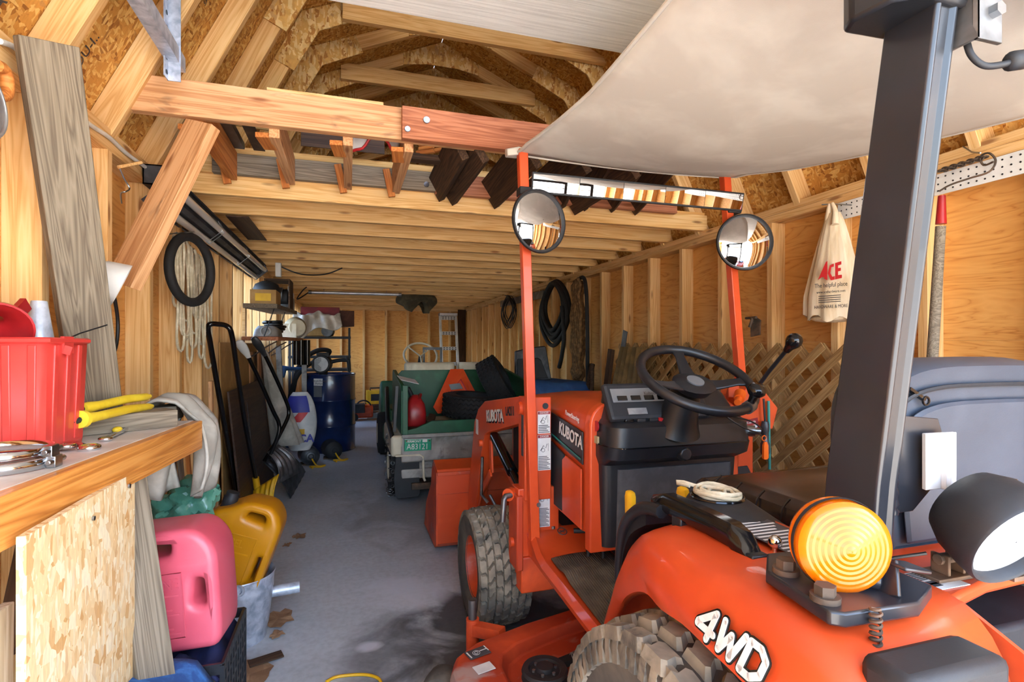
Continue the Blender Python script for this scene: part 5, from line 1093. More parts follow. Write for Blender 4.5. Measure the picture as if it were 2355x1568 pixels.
def blade(par,tl,tr,bl_,br_,curve,mat):
    tl,tr,bl_,br_=map(V,(tl,tr,bl_,br_)); n=(tr-tl).cross(bl_-tl).normalized()
    obj('blade',MB().grid(lambda u,v:tl.lerp(tr,u).lerp(bl_.lerp(br_,u),v)+n*curve*math.sin(PI*v)+n*.006*math.sin(u*PI*9),20,10),mat,par,smooth=50,solid=.008)
blade(s2_,(-0.612,4.42,0.319),(-0.493,4.5,0.403),(-0.428,4.478,0.01),(-0.368,5.152,0.06),-.07,'cast_gray')
blade(us,(-0.615,3.99,0.213),(-0.446,3.9,0.334),(-0.571,3.97,0.084),(-0.476,3.9,0.117),-.03,'yellow')
blade(s1_,(-0.569,4.3,0.412),(-0.506,4.4,0.448),(-0.489,4.25,0.186),(-0.356,4.45,0.218),-.05,'steel_dull')
tag(board('brown_hardboard',(-.655,3.62,.462),(-.655,5.0,.462),.92,.012,'brown_panel',up=(-.10,0,1)),'large dark brown hardboard sheet leaning on the left wall studs','board')
obj('print_mark',MB().bar((-.653,4.15,.52),(-.682,4.16,.80),.02,.002,up=(0,1,0)),'gray_mat',bpy.data.objects['brown_hardboard'])
tag(board('tan_hardboard',(-.752,3.7,.612),(-.752,5.1,.612),1.22,.01,'cardboard',up=(-.02,0,1)),'tall tan hardboard sheet behind the dark brown one','board')
tag(board('upright_offcut',(-.735,3.42,0),(-.745,3.40,1.0),.04,.02,'pine_dirty',up=(0,1,0)),'splintered narrow pine strip standing beside the U handle','board')
# furled umbrella, salt bag
um=thing('folded_dust_sheet','grey furled canvas sheet standing upright beside the shovels','canvas',(-.52,4.9,.1))
a_,c_=V((-0.668,4.85,1.164)),V((-0.504,5.05,0.341))
obj('cloth',MB().grid(lambda u,v:a_.lerp(c_,v)+V((math.cos(2*PI*u)*(.02+.10*v)*(1+.18*math.sin(2*PI*u*6)),math.sin(2*PI*u)*(.02+.10*v),.0)),36,12,closeu=True),'cloth_gray',um,smooth=60)
sbg=thing('rock_salt_bag','white and blue sack printed CA leaning by the drum','sack',(-.5,5.3,0)); p0=V((-0.534,5.35,0.189))
def sack(u,v):
    a=2*PI*u; return (p0.x+.10+.15*math.cos(a)*(math.sin(PI*min(.999,.08+.88*v))**.4),p0.y+.10+.09*math.sin(a)*(math.sin(PI*min(.999,.12+.84*v))**.5),max(.0,p0.z)+.02+.55*v)
obj('sack_body',MB().grid(sack,28,14,closeu=True),'white_sticker',sbg,smooth=70)
obj('blue_panel',MB().grid(lambda u,v:tuple(V(sack(.50+.36*u,.66+.28*v))+V((0,-.004,0))),10,6),'blue_print',sbg,smooth=70)
obj('red_stripe',MB().grid(lambda u,v:tuple(V(sack(.66+.1*u+.08*v,.50+.16*v))+V((0,-.005,0))),5,6),'red_print',sbg,smooth=70)
obj('yellow_patch',MB().grid(lambda u,v:tuple(V(sack(.68+.12*u,.26+.12*v))+V((0,-.005,0))),5,5),'yellow',sbg,smooth=70)
text('lettering','CA',.10,'blue_print',sbg,(p0.x+.16,p0.y+.0,.33),(1,0,0),(0,0,1),bold=.003,lift=.012)
# drum with pump
dm_=thing('steel_drum','dark blue steel drum with a hand pump on top','drum',(-.19,6.58,0))
dcx,dcy=-.205,6.56; obj('drum_shell',MB().lathe([(.001,.015),(.27,.015),(.29,.0),(.294,.01),(.287,.02),(.287,.275),(.295,.285),(.295,.295),(.288,.305),(.288,.565),(.296,.575),(.296,.585),(.288,.595),(.287,.86),(.294,.868),(.292,.88),(.283,.876),(.28,.862),(.001,.862)],(dcx,dcy,0),(0,0,1),48),'blue_drum',dm_,smooth=40)
obj('drum_label',MB().grid(lambda u,v:(dcx+.2895*math.cos(-2.15+.36*u),dcy+.2895*math.sin(-2.15+.36*u),.755+.08*v),8,2),'white_sticker',dm_,smooth=60); obj('drum_label',MB().grid(lambda u,v:(dcx+.2895*math.cos(-2.15+.33*u),dcy+.2895*math.sin(-2.15+.33*u),.63+.12*v),8,2),'knob_gray',dm_,smooth=60)
text('lettering','Drum Rotary\nPumper',.03,'sticker_text',dm_,(dcx-.09,dcy-.283,.795),(.9,-.4,0),(0,0,1),lift=.012)
pm_=obj('pump_motor',MB().cyl((dcx-.09,dcy-.12,.99),(dcx-.07,dcy+.10,.99),.105,n=24).cyl((dcx-.07,dcy+.02,.86),(dcx-.07,dcy+.02,.95),.05).bb(dcx-.14,dcx,dcy-.08,dcy+.1,1.07,1.12),'black_matte',dm_,smooth=40,bev=.006)
obj('motor_grille',MB().cyl((dcx-.0905,dcy-.121,.99),(dcx-.092,dcy-.128,.99),.082,n=28),'white_sticker',pm_,smooth=30); gd=MB()
for i in range(-6,7):
    for j in range(-6,7):
        if 4<i*i+j*j<42: gd.box((dcx-.0915+i*.0115,dcy-.1285,.99+j*.0115),(.007,.003,.007))
g_=obj('grille_holes',gd,'black_matte',pm_,smooth=0); g_['kind']='stuff'
obj('pump_spout',MB().tube(smoothpts([(dcx-.02,dcy,1.0),(dcx+.1,dcy-.02,1.03),(dcx+.2,dcy-.03,1.03),(dcx+.215,dcy-.03,1.0),(dcx+.22,dcy-.03,.90)],5),.022,10).cyl((dcx+.195,dcy-.03,1.03),(dcx+.195,dcy-.03,1.08),.02),'black_matte',dm_,smooth=60)
obj('pump_hose',MB().tube(smoothpts([(dcx-.05,dcy+.05,1.06),(dcx+.0,dcy-.05,1.14),(dcx-.14,dcy-.12,1.14),(dcx-.3,dcy-.18,1.0),(dcx-.38,dcy-.15,.7),(dcx-.40,dcy-.1,.45),(dcx-.36,dcy-.1,.3)],7),.026,10).tube(smoothpts([(dcx-.12,dcy+.05,1.04),(dcx-.24,dcy-.14,.97),(dcx-.34,dcy-.2,.85),(dcx-.42,dcy-.1,.6),(dcx-.42,dcy,.3)],7),.024,10),'rubber',dm_,smooth=60)
obj('hose_nozzle',MB().tube([(dcx-.25,dcy-.2,.95),(dcx-.36,dcy-.3,.95),(dcx-.45,dcy-.35,.96),(dcx-.47,dcy-.36,.86)],[.014,.018,.035,.025],10),'blue_tarp',dm_,smooth=50)
def motor(p,lab):
    t=thing('electric_motor',lab,'motor',p,'old electric motors by the drum'); p=V(p); ax=V((.25,-1,0)).normalized()
    obj('motor_body',MB().lathe([(.02,.15),(.06,.145),(.09,.12),(.093,-.06),(.085,-.10),(.03,-.11)],p+V((0,0,.10)),ax,28,cap=True),'cast_gray' if 'round' in lab else 'black_matte',t,smooth=35)
    obj('end_vents',MB().tube(circ(p+V((0,0,.10))+ax*.142,.045,ax,20),.006,6,closed=True).tube(circ(p+V((0,0,.10))+ax*.148,.022,ax,16),.006,6,closed=True),'black_matte',t)
    obj('motor_foot',MB().box(p+V((0,0,.006)),(.16,.14,.012)),'iron_rust',t)
    obj('motor_cord',MB().tube(smoothpts([p+V((.02,-.1,.12)),p+V((.09,-.19,.02)),p+V((.17,-.15,.01)),p+V((.12,-.22,.01)),p+V((.03,-.18,.012)),p+V((.06,-.26,.01))],5),.008,6),'yellow',t,smooth=60)
motor((-.385,5.78,0),'round grey electric motor with yellow cord on the floor'); motor((-.17,6.02,0),'black electric motor with pulley just in front of the drum')
# shelves with clutter
sh=thing('wall_shelf','lower dark wooden shelf on the left wall','shelf',(-.66,5.2,1.25)); board('shelf_board',(-.64,4.45,1.255),(-.60,6.3,1.27),.03,.26,'red_board',sh); 
for y in(4.6,5.3,6.0): obj('bracket',MB().tube(smoothpts([(-.76,y,1.10),(-.70,y,1.13),(-.62,y,1.19),(-.54,y,1.235)],4),.006,6).bar((-.775,y,1.05),(-.775,y,1.25),.02,.004,up=(0,1,0)),'iron_rust',sh)
su_=thing('wall_shelf','upper grey wooden shelf on the left wall','shelf',(-.66,5.0,1.5)); board('shelf_board',(-.64,4.45,1.505),(-.62,5.9,1.54),.035,.24,'gray_wood',su_)
for y in(4.5,5.2): obj('hanger_cord',MB().cyl((-.54,y,1.51),(-.62,y,1.27),.004,n=6),'wire_black',su_)
obj('gusset_board',MB().prism([(4.55,1.27),(4.55,1.50),(4.62,1.50),(4.62,1.27)],(-.78,0,0),(0,1,0),(0,0,1),.02),'pine',su_,smooth=0)
def cbox(name,lab,cat,p,d,m,rz=0,extra=None):
    t=thing(name,lab,cat,(p[0],p[1],p[2]-d[2]/2)); obj('carton',MB().box(p,d,Euler((0,0,rz))),m,t,smooth=0,bev=.003)
    if extra: obj('printed_label',MB().box((p[0],p[1]-d[1]/2-.001,p[2]),(d[0]*.6,.002,d[2]*.5),Euler((0,0,rz))),extra,t,smooth=0)
    return t
cbox('parts_carton','open cardboard carton with yellow print on the upper shelf','box',(-.64,4.75,1.585),(.19,.3,.12),'cardboard',0,'yellow')
tag(obj('domed_hat',MB().lathe([(.11,0),(.115,.02),(.09,.075),(.04,.10),(.001,.105)],(-.66,4.95,1.648),(0,0,1),24),'black_matte',smooth=60),'black domed cap resting on the cardboard carton','cap')
tk=thing('wooden_cubby','small open wooden box on the upper shelf holding a dark spool','box',(-.63,5.45,1.54))
for a in((-.73,-.715),(-.525,-.51)): obj('side_board',MB().bb(a[0],a[1],5.3,5.6,1.558,1.80),'dark_wood',tk,smooth=0)
obj('top_board',MB().bb(-.73,-.51,5.3,5.6,1.80,1.815),'dark_wood',tk,smooth=0); obj('bottom_board',MB().bb(-.73,-.51,5.3,5.6,1.545,1.558),'dark_wood',tk,smooth=0); obj('spool',MB().cyl((-.70,5.4,1.66),(-.54,5.4,1.66),.07,n=20),'rubber',tk,smooth=40); obj('wire_winding',MB().cyl((-.66,5.37,1.68),(-.58,5.37,1.68),.062,n=16),'steel_dull',tk,smooth=40)
tag(obj('outlet_box',MB().bb(-.60,-.555,5.0,5.06,1.80,1.92),'white_paint',bev=.004),'white outlet box with dark cover above the shelf end','outlet'); 
tag(obj('ceiling_wire',MB().tube(smoothpts([(-.58,5.05,1.9),(-.4,5.1,1.84),(-.2,5.2,1.86),(-.05,5.25,1.93)],8),.006,6),'wire_black'),'black wire swagged from the outlet box to the joists','wire')
tag(obj('battery_charger',MB().loft([rsec(1.275,-.72,-.53,4.6,4.95,.04),rsec(1.33,-.71,-.54,4.62,4.93,.04),rsec(1.36,-.69,-.57,4.66,4.88,.03)]).tube(circ((-.62,4.60,1.315),.035,(0,1,.1),20),.008,6,closed=True),'white_dirty',smooth=40),'pale grey power tool case with a round dial on the lower shelf','tool case')
tag(obj('coiled_cable',MB().tube([(-.64+(.05+.05*((a*.37)%1))*math.cos(a),5.2+(.08+.07*((a*.37)%1))*math.sin(a),1.305+.0035*a) for a in [k*.35 for k in range(90)]],.013,7),'wire_black',smooth=60),'black cable coiled on the lower shelf','cable')
tag(obj('grinder_guard',MB().lathe([(.10,-.06),(.11,.0),(.08,.05),(.001,.06)],(-.50,5.75,1.38),(.4,-.9,0),20).box((-.56,5.75,1.35),(.14,.14,.14)),'cream',smooth=40),'cream round machine housing at the end of the lower shelf','machine')
cbox('gray_carton','small light grey box above the cream machine','box',(-.60,5.78,1.61),(.16,.16,.13),'white_dirty')
tag(obj('vent_hose',MB().cyl((-.47,6.0,1.0),(-.47,6.0,1.26),.035,n=12).cyl((-.41,6.02,1.0),(-.41,6.02,1.26),.03,n=12).cyl((-.52,6.03,1.0),(-.52,6.03,1.26),.03,n=12),'black_gloss',smooth=50),'ribbed black sleeves hanging below the shelf end','sleeve')
tag(board('white_pipe',(-.62,5.75,.3),(-.66,5.75,1.2),.05,.05,'white_dirty',up=(0,1,0)),'white plastic downpipe length standing under the shelf','pipe')
tag(board('white_pipe',(-.46,6.3,.3),(-.46,6.3,1.0),.05,.05,'white_dirty',up=(0,1,0)),'grey plastic pipe length standing nearer the drum','pipe')
for k in range(4): tag(board('dark_strip',(-.74,4.75+.22*k,.1),(-.755,4.75+.22*k,1.15),.12,.015,'dark_wood' if k%2 else 'pine_dirty',up=(0,1,0)),['split pine strip','dark plank','second pine strip','far dark plank'][k]+' standing under the shelf','plank')
rk=thing('metal_shelf_unit','black metal shelf rack behind the drum','shelf rack',(-.35,8.0,0))
for x in(-.75,.02):
    for y in(7.75,8.2): obj('upright',MB().bb(x-.015,x+.015,y-.015,y+.015,0,1.45),'black_matte',rk,smooth=0)
for z in(.45,.85,1.03,1.30): obj('shelf_tray',MB().bb(-.77,.04,7.73,8.22,z,z+.03),'black_matte',rk,smooth=0)
def sheetf(u,v):
    px=-.70+.60*u; f=.02*math.sin(13*u+3*v)+.012*math.sin(29*u-4*v)
    if v<.4: return V((px,8.05-.42*v/.4+f*.5,1.615+.03*math.sin(PI*u)+f))
    t=(v-.4)/.6; return V((px-.03*t*math.sin(5*u),7.63-.04*t+f,1.61-(.34-.22*u+.05*math.sin(9*u))*t))
tag(obj('draped_sheet',MB().grid(sheetf,34,26),'silver_wrap',smooth=60,solid=.006),'pale satin sheet draped over boxes on the metal rack','sheet')
cbox('maroon_case','flat maroon case on top of the metal rack','case',(-.36,7.95,1.67),(.5,.4,.12),'maroon'); cbox('brown_carton','brown carton at the end of the metal rack','box',(-.06,7.95,1.58),(.2,.35,.22),'brown_case',.3); cbox('tan_carton','tan carton under the draped sheet on the metal rack','box',(-.45,7.98,1.47),(.5,.36,.26),'cardboard')
tag(obj('dark_canister',MB().cyl((-.27,7.66,1.40),(-.25,7.9,1.40),.075,n=20),'cast_gray',smooth=40),'round dark canister lying on the metal rack shelf','canister')
tag(obj('white_bottle',MB().lathe([(.001,0),(.04,0),(.042,.02),(.04,.16),(.018,.2),(.018,.24),(.001,.24)],(-.60,7.0,1.55),(0,0,1),16),'white_paint',smooth=40),'white spray bottle at the back of the upper shelf','bottle'); bpy.data.objects['white_bottle'].location.y=5.8; bpy.data.objects['white_bottle'].location.z=1.56; bpy.data.objects['white_bottle'].location.x=-.56
tag(obj('blue_barrel_small',MB().lathe([(.001,0),(.13,0),(.135,.02),(.135,.48),(.12,.52),(.001,.52)],(-.58,6.85,0),(0,0,1),24),'blue_tarp',smooth=40),'small blue barrel half hidden left of the drum','barrel')
# far end
cbox('yellow_toolbox','yellow tool box on the floor against the back wall','tool box',(.50,9.9,.28),(.36,.22,.24),'yellow',.05,'black_matte'); obj('handle',MB().tube([(.38,9.78,.41),(.38,9.77,.45),(.62,9.77,.45),(.62,9.78,.41)],.012,6),'black_matte',bpy.data.objects['yellow_toolbox'])
tag(obj('low_cart',MB().bb(.3,.75,9.75,10.1,.05,.16),'dark_wood',bev=.01),'low dark wooden block under the yellow tool box','block')
cs=thing('orange_chainsaw','orange chainsaw on the floor beyond the drum','chainsaw',(.22,9.0,0)); obj('engine_body',MB().box((.22,9.0,.14),(.34,.26,.2)),'orange_worn',cs,bev=.03); obj('black_guard',MB().box((.16,8.9,.2),(.2,.2,.14)).tube(circ((.24,8.9,.2),.12,(0,1,0),20),.014,6,closed=True),'black_matte',cs,bev=.01); obj('guide_bar',MB().box((.5,8.95,.06),(.4,.02,.08)),'steel_dull',cs); obj('rear_wheel',MB().cyl((.1,8.85,.06),(.1,8.8,.06),.06,n=16),'rubber',cs)
tag(obj('white_drop_cloth',MB().grid(lambda u,v:(.46+.42*u,8.95+.5*v,.02+.22*math.sin(PI*u)**.6*math.sin(PI*min(1,v+.15))+.03*math.sin(13*u+7*v)),22,16),'cloth_gray',smooth=50,solid=.008),'pale crumpled drop cloth heaped on the floor near the back','cloth')
la=thing('step_ladder','aluminium step ladder standing against the back wall','ladder',(1.84,10.0,0))
for x in(1.685,1.99): board('rail',(x,9.75,0),(x,10.15,1.80),  .07,.04,'white_paint',la,up=(0,1,.1))
for k in range(6):
    z=.28+.29*k; y=9.75+.4*z/1.8; st_=obj('tread',MB().box((1.8375,y-.02,z),(.30,.09,.065)),'white_paint',la,smooth=0)
    hb=MB()
    for i in range(5):
        for j in range(2): hb.box((1.73+.054*i,y-.066,z-.016+.03*j),(.026,.004,.014))
    g=obj('tread_holes',hb,'black_matte',st_,smooth=0)
obj('top_cap',MB().box((1.8375,10.14,1.80),(.35,.16,.06)),'aluminium',la,bev=.01)
tag(board('dark_corner_plank',(2.11,10.12,0),(2.12,10.2,1.90),.15,.04,'dark_wood',up=(1,0,0)),'dark wide plank standing in the far right corner','plank')

# ---------------------------------------------------------------- green utility cart
G=thing('utility_cart','green and cream golf-cart trailer with a wooden cargo bed, parked beyond the loader bucket','utility cart',(.86,5.3,0))
x0,x1=.385,1.44
obj('body_rear',MB().prism([(4.12,.52),(4.10,.44),(4.06,.40),(4.05,.33),(4.10,.31),(4.11,.27),(4.08,.26),(4.09,.19),(4.14,.18),(5.0,.18),(5.0,.52)],(x0,0,0),(0,1,0),(0,0,1),x1-x0),'white_dirty',G,smooth=40,bev=.01)
obj('fender_skirt',MB().bb(.31,.40,4.1,4.9,.36,.52),'cream',G,bev=.02)
bed=obj('bed_floor',MB().bb(.40,1.43,4.12,4.95,.52,.55),'green_paint',G,bev=.003)
obj('bed_side',MB().prism([(4.10,.53),(4.93,.53),(4.93,.96),(4.88,.985),(4.16,.90),(4.10,.86)],(.385,0,0),(0,1,0),(0,0,1),.03),'green_paint',G,bev=.004); obj('bed_side',MB().prism([(4.10,.53),(4.93,.53),(4.93,.96),(4.88,.985),(4.16,.90),(4.10,.86)],(1.415,0,0),(0,1,0),(0,0,1),.03),'green_paint',G,bev=.004)
obj('corner_post',MB().bb(.395,.435,4.085,4.12,.52,.90),'green_paint',G,bev=.003)
obj('front_board',MB().prism([(.40,.53),(1.43,.53),(1.43,.90),(1.36,.975),(.47,.975),(.40,.90)],(0,4.93,0),(1,0,0),(0,0,1),-.025),'green_paint',G,bev=.003)
obj('tail_board',MB().prism([(.40,.525),(1.43,.525),(1.43,.62),(.62,.62),(.5,.57),(.40,.55)],(0,4.11,0),(1,0,0),(0,0,1),-.03),'green_paint',G,bev=.003)
board('sill',(.39,4.09,.515),(1.44,4.09,.515),.025,.03,'white_dirty',G)
lp_=obj('license_plate',MB().box((.507,4.068,.437),(.205,.004,.115),Euler((0,.03,0))),'green_plate',G,bev=.002)
obj('plate_border',MB().tube([(.407,4.064,.383),(.607,4.064,.377),(.607,4.064,.491),(.407,4.064,.497)],.003,6,closed=True),'white_sticker',lp_)
text('lettering','A83121',.062,'white_sticker',lp_,(.505,4.0655,.435),(1,0,-.03),(0,0,1),sx=.84); text('lettering','VERMONT',.024,'white_sticker',lp_,(.475,4.0655,.477),(1,0,-.03),(0,0,1),bold=.0006); text('lettering','TRAILER',.021,'white_sticker',lp_,(.507,4.0655,.392),(1,0,-.03),(0,0,1),bold=.0008)
obj('year_sticker',MB().box((.56,4.0655,.478),(.036,.002,.02)),'white_paint',lp_); obj('plate_bolt',MB().cyl((.422,4.066,.483),(.422,4.06,.483),.006,n=8),'iron_rust',lp_); obj('plate_bolt',MB().cyl((.594,4.066,.478),(.594,4.06,.478),.006,n=8),'iron_rust',lp_)
obj('mud_flap',MB().prism([(.345,.36),(.52,.36),(.525,.07),(.51,.05),(.36,.045),(.34,.07),(.33,.2)],(0,4.09,0),(1,0,0),(0,0,1),-.012),'black_matte',G,bev=.003)
obj('flap_trim',MB().tube([(.34,4.065,.375),(.52,4.06,.375),(.545,4.06,.36),(.55,4.06,.2),(.56,4.06,.175)],.009,8),'cream',G,smooth=50)
obj('rear_bumper',MB().bb(.46,1.3,4.06,4.12,.11,.16),'iron_rust',G,bev=.004)
def cwheel(x,y):
    w=obj('wheel',MB().lathe([(.10,-.09),(.15,-.10),(.215,-.09),(.23,-.06),(.232,0),(.23,.06),(.215,.09),(.15,.10),(.10,.09)],(x,y,.232),(1,0,0),36),'rubber',G,smooth=40); obj('hub_cap',MB().lathe([(.11,-.10),(.10,-.08),(.04,-.09),(.001,-.09)],(x,y,.232),(1,0,0),24),'cream',w,smooth=40)
    return w
w1=cwheel(.41,4.42); cwheel(1.36,4.42); cwheel(.41,6.1); cwheel(1.36,6.1)
ch=MB()
for k in range(30):
    a=2*PI*k/30; p=V((.31+.008*math.sin(k*3),4.42+.238*math.sin(a),.235+.238*math.cos(a))); ch.tube(circ(p,.014,(math.cos(k*1.57),math.sin(k*1.57)*math.cos(a),-math.sin(k*1.57)*math.sin(a)),8,up=(0,math.cos(a),-math.sin(a)),ry=.01),.0035,5,closed=True)
for k in range(24):
    a=2*PI*k/24
    for j in range(5): p=V((.33+.036*j,4.42+.243*math.sin(a+.12*(j%2)),.235+.243*math.cos(a+.12*(j%2)))); ch.tube(circ(p,.015,(.4,math.sin(a),math.cos(a)),7),.0035,4,closed=True)
tc_=obj('tyre_chain',ch,'steel_dull',w1,smooth=40); tc_['kind']='stuff'
obj('front_body',MB().prism([(5.0,.2),(6.6,.2),(6.7,.5),(6.5,.75),(6.3,.8),(6.2,.35),(5.5,.35),(5.45,.62),(5.0,.62)],(.36,0,0),(0,1,0),(0,0,1),1.08),'green_paint',G,bev=.02)
for a,c in((.50,.965),(1.0,1.42)): 
    obj('seat_back',MB().box(((a+c)/2,5.0,.965),(c-a,.10,.16)),'cream',G,bev=.025,seg=3); obj('seat',MB().box(((a+c)/2,5.25,.70),(c-a,.45,.12)),'cream',G,bev=.03,seg=3)
s_n=V((0,-.45,.89)); scw=obj('steering_wheel',MB().tube(circ((.72,5.55,1.10),.17,(0,-.75,.66),36),.012,8,closed=True),'cream',G,smooth=60)
obj('wheel_spoke',MB().cyl((.72,5.55,1.09),(.60,5.62,1.19),.008,n=6).cyl((.72,5.55,1.09),(.84,5.62,1.19),.008,n=6).cyl((.72,5.55,1.09),(.72,5.44,.98),.008,n=6),'cream',scw); obj('column',MB().cyl((.72,5.56,1.09),(.72,6.0,.7),.02,n=8),'black_matte',scw)
obj('lever_post',MB().bar((.95,5.6,1.17),(.75,5.6,1.17),.03,.02).bar((.76,5.6,.7),(.76,5.6,1.17),.03,.02,up=(0,1,0)).bar((.94,5.6,.7),(.94,5.6,1.17),.03,.02,up=(0,1,0)),'cast_gray',G)
obj('left_rail',MB().tube([(.325,4.12,.50),(.30,4.3,.62),(.31,4.5,.75),(.335,4.9,.82)],.018,8).bar((.33,4.06,.56),(.35,4.06,.90),.05,.02,up=(0,1,0)),'wire_black',G,smooth=50)
# load in the bed
def btyre(name,lab,c,ax,R,wd):
    t=thing(name,lab,'tyre',tuple(V(c)),'spare tyres in the cart bed'); h=wd/2
    obj('carcass',MB().lathe([(R*.55,-h*.75),(R*.58,-h*.95),(R*.8,-h),(R*.95,-h*.9),(R*.985,-h*.6),(R*.985,h*.6),(R*.95,h*.9),(R*.8,h),(R*.58,h*.95),(R*.55,h*.75)],c,ax,48,closed=True),'rubber',t,smooth=50)
    a=V(ax).normalized(); tr_=MB()
    for j in range(5):
        pp=[]
        for k in range(120):
            q=circ(c,R*.99,ax,120)[k] if False else None
        hh=(-.5+.25*j)*wd*.85*.9
        u=V((0,0,1)) if abs(a.z)<.9 else V((0,1,0)); u=(u-a*u.dot(a)).normalized(); w_=a.cross(u)
        pts=[V(c)+a*(hh+(.008 if k%2 else -.008))+(u*math.cos(2*PI*k/72)+w_*math.sin(2*PI*k/72))*R*.99 for k in range(72)]
        tr_.tube(pts,.007,4,closed=True)
    g=obj('tread',tr_,'rubber',t,smooth=0); g['kind']='stuff'; return t
btyre('spare_tyre','black spare tyre lying flat in the cart bed',(1.03,4.52,.685),(.05,-.05,1),.255,.20)
btyre('spare_tyre','black spare tyre propped upright behind the flat one',(1.27,4.56,.87),(.80,-.35,.50),.24,.19)
bs=thing('triangle_sign','orange slow-moving-vehicle triangle leaning in the cart bed','sign',(.93,4.75,.6))
o3=[V((.90,4.84,.985)),V((1.02,4.84,.985)),V((1.17,4.78,.68)),V((1.12,4.76,.60)),V((.76,4.70,.60)),V((.72,4.70,.66))]
def flat(ps,off,th): n=(ps[1]-ps[0]).cross(ps[2]-ps[0]).normalized(); n=n if n.y<0 else -n; return MB().loft([[p+n*off for p in ps],[p+n*(off+th) for p in ps]])
obj('orange_face',flat(o3,0,.006),'orange_tri',bs,smooth=0); cen=sum(o3,V())/6; obj('inner_edge',flat([cen+(p-cen)*.62 for p in o3],.006,.002),'red_print',bs,smooth=0); obj('inner_face',flat([cen+(p-cen)*.55 for p in o3],.0075,.002),'orange_tri',bs,smooth=0); obj('peel',flat([cen+V((-.08,-.01,.10)),cen+V((.02,-.01,.11)),cen+V((.05,-.012,.06)),cen+V((-.06,-.012,.05))],.009,.002),'knob_gray',bs,smooth=0)
rg=thing('red_gas_can','small red plastic gas can in the near corner of the cart bed','fuel can',(.52,4.4,.55))
obj('can_body',MB().loft([[(.525+dx*.085*k,4.40+dy*.11*k,z) for dx,dy in [(math.copysign(abs(math.cos(a))**.5,math.cos(a)),math.copysign(abs(math.sin(a))**.5,math.sin(a))) for a in [2*PI*j/20 for j in range(20)]]] for z,k in((.552,.9),(.57,1),(.66,1),(.73,.85),(.78,.5),(.80,.28))]),'red_dark',rg,smooth=60); obj('spout',MB().cyl((.50,4.40,.79),(.47,4.40,.86),.018,.014,n=12),'black_matte',rg); obj('handle',MB().tube(smoothpts([(.55,4.33,.77),(.57,4.38,.80),(.57,4.46,.79),(.55,4.5,.74)],4),.012,8),'red_dark',rg,smooth=60)
tag(obj('foam_pad',MB().box((.95,4.42,.568),(.62,.5,.03),Euler((0,0,.05))),'tan_foam',bev=.01),'tan foam pad under the tyres in the cart bed','pad')
tag(obj('wire_brush',MB().box((.66,4.42,.585),(.06,.26,.05),Euler((.1,.2,-.2))),'dark_wood',bev=.008),'dark scrub brush beside the red gas can in the bed','brush')
tag(obj('white_envelope',MB().box((.44,4.13,.93),(.15,.10,.004),Euler((.3,.25,.3))),'white_paint',smooth=0),'white folded paper lying on the cart corner post','paper'); bpy.data.objects['white_envelope'].location.z=.905
# covered box beside the cart
tag(obj('storage_chest',MB().bb(1.56,2.08,4.35,5.0,0,.80),'dark_wood',bev=.01),'dark wooden chest under the blue tarp beside the cart','chest')
tag(obj('blue_tarp_cover',MB().grid(lambda u,v:(1.52+.60*u,4.30+.74*v,.87-.14*(max(0,.12-v)/.12)-.06*max(0,u-.9)/.1+.012*math.sin(9*u+4*v)-.03*(u-.5)),26,22),'blue_tarp',smooth=60,solid=.02),'blue quilted tarp spread over the chest beside the cart','tarp')
bq=thing('grey_plastic_seat','dark grey moulded plastic seat shell standing on the blue tarp','seat shell',(1.65,4.6,.9)); obj('shell',MB().prism([(1.46,.885),(1.81,.885),(1.755,1.19),(1.74,1.20),(1.56,1.175),(1.46,1.15)],(0,4.62,0),(1,0,0),(0,0,1),-.05),'cast_gray',bq,bev=.015); obj('inset_panel',MB().prism([(1.47,.90),(1.77,.90),(1.70,1.07),(1.67,1.09),(1.47,1.08)],(0,4.615,0),(1,0,0),(0,0,1),.012),'black_matte',bq,bev=.006)
# ---------------------------------------------------------------- right wall
def coil(name,lab,cat,c,ry,rz,turns,r,mat,x,spread=.02,tail=None):
    t=thing(name,lab,cat,(x,c[0],c[1]-rz)); random.seed(hash(lab)%1000 if False else len(lab))
    for k in range(turns):
        oy,oz=random.uniform(-1,1)*spread,random.uniform(-1,0)*spread; kk=1-.28*k/max(1,turns)
        obj('turn',MB().tube([(x-.02+.035*(k%3)*.6+.01*math.sin(3*a),c[0]+oy+ry*kk*math.sin(a),c[1]+oz+rz*(1-kk)+rz*kk*math.cos(a)) for a in [2*PI*j/40 for j in range(40)]],r,8,closed=True),mat,t,smooth=60)
    if tail: obj('tail',MB().tube(smoothpts(tail,6),r,8),mat,t,smooth=60)
    obj('hook',MB().cyl((x+.098,c[0],c[1]+rz-.02),(x-.05,c[0],c[1]+rz-.01),.006,n=6),'steel',t)
    return t
coil('black_hose','thick black hose coiled on the right wall','hose',(5.28,1.555),.36,.33,7,.022,'rubber',2.1,.03,[(2.06,4.98,1.6),(2.06,4.93,1.3),(2.06,4.98,1.1),(2.08,5.1,.98)])
cr_=thing('brown_rope','thick brown twisted rope hung in long loops on the right wall','rope',(2.1,4.66,.9))
for k in range(6):
    y=4.60+.045*(k%3); x=2.07+.03*(k//3); pts=[(x+.01*math.sin(9*t),y+.055*math.sin(t)+.01*math.sin(5*t),1.37+.46*math.cos(t)-.01*k) for t in [2*PI*j/60 for j in range(60)]]
    obj('strand',MB().tube(pts,[.017+.003*math.sin(j*2.1) for j in range(60)],7,closed=True),'rope_brown',cr_,smooth=60)
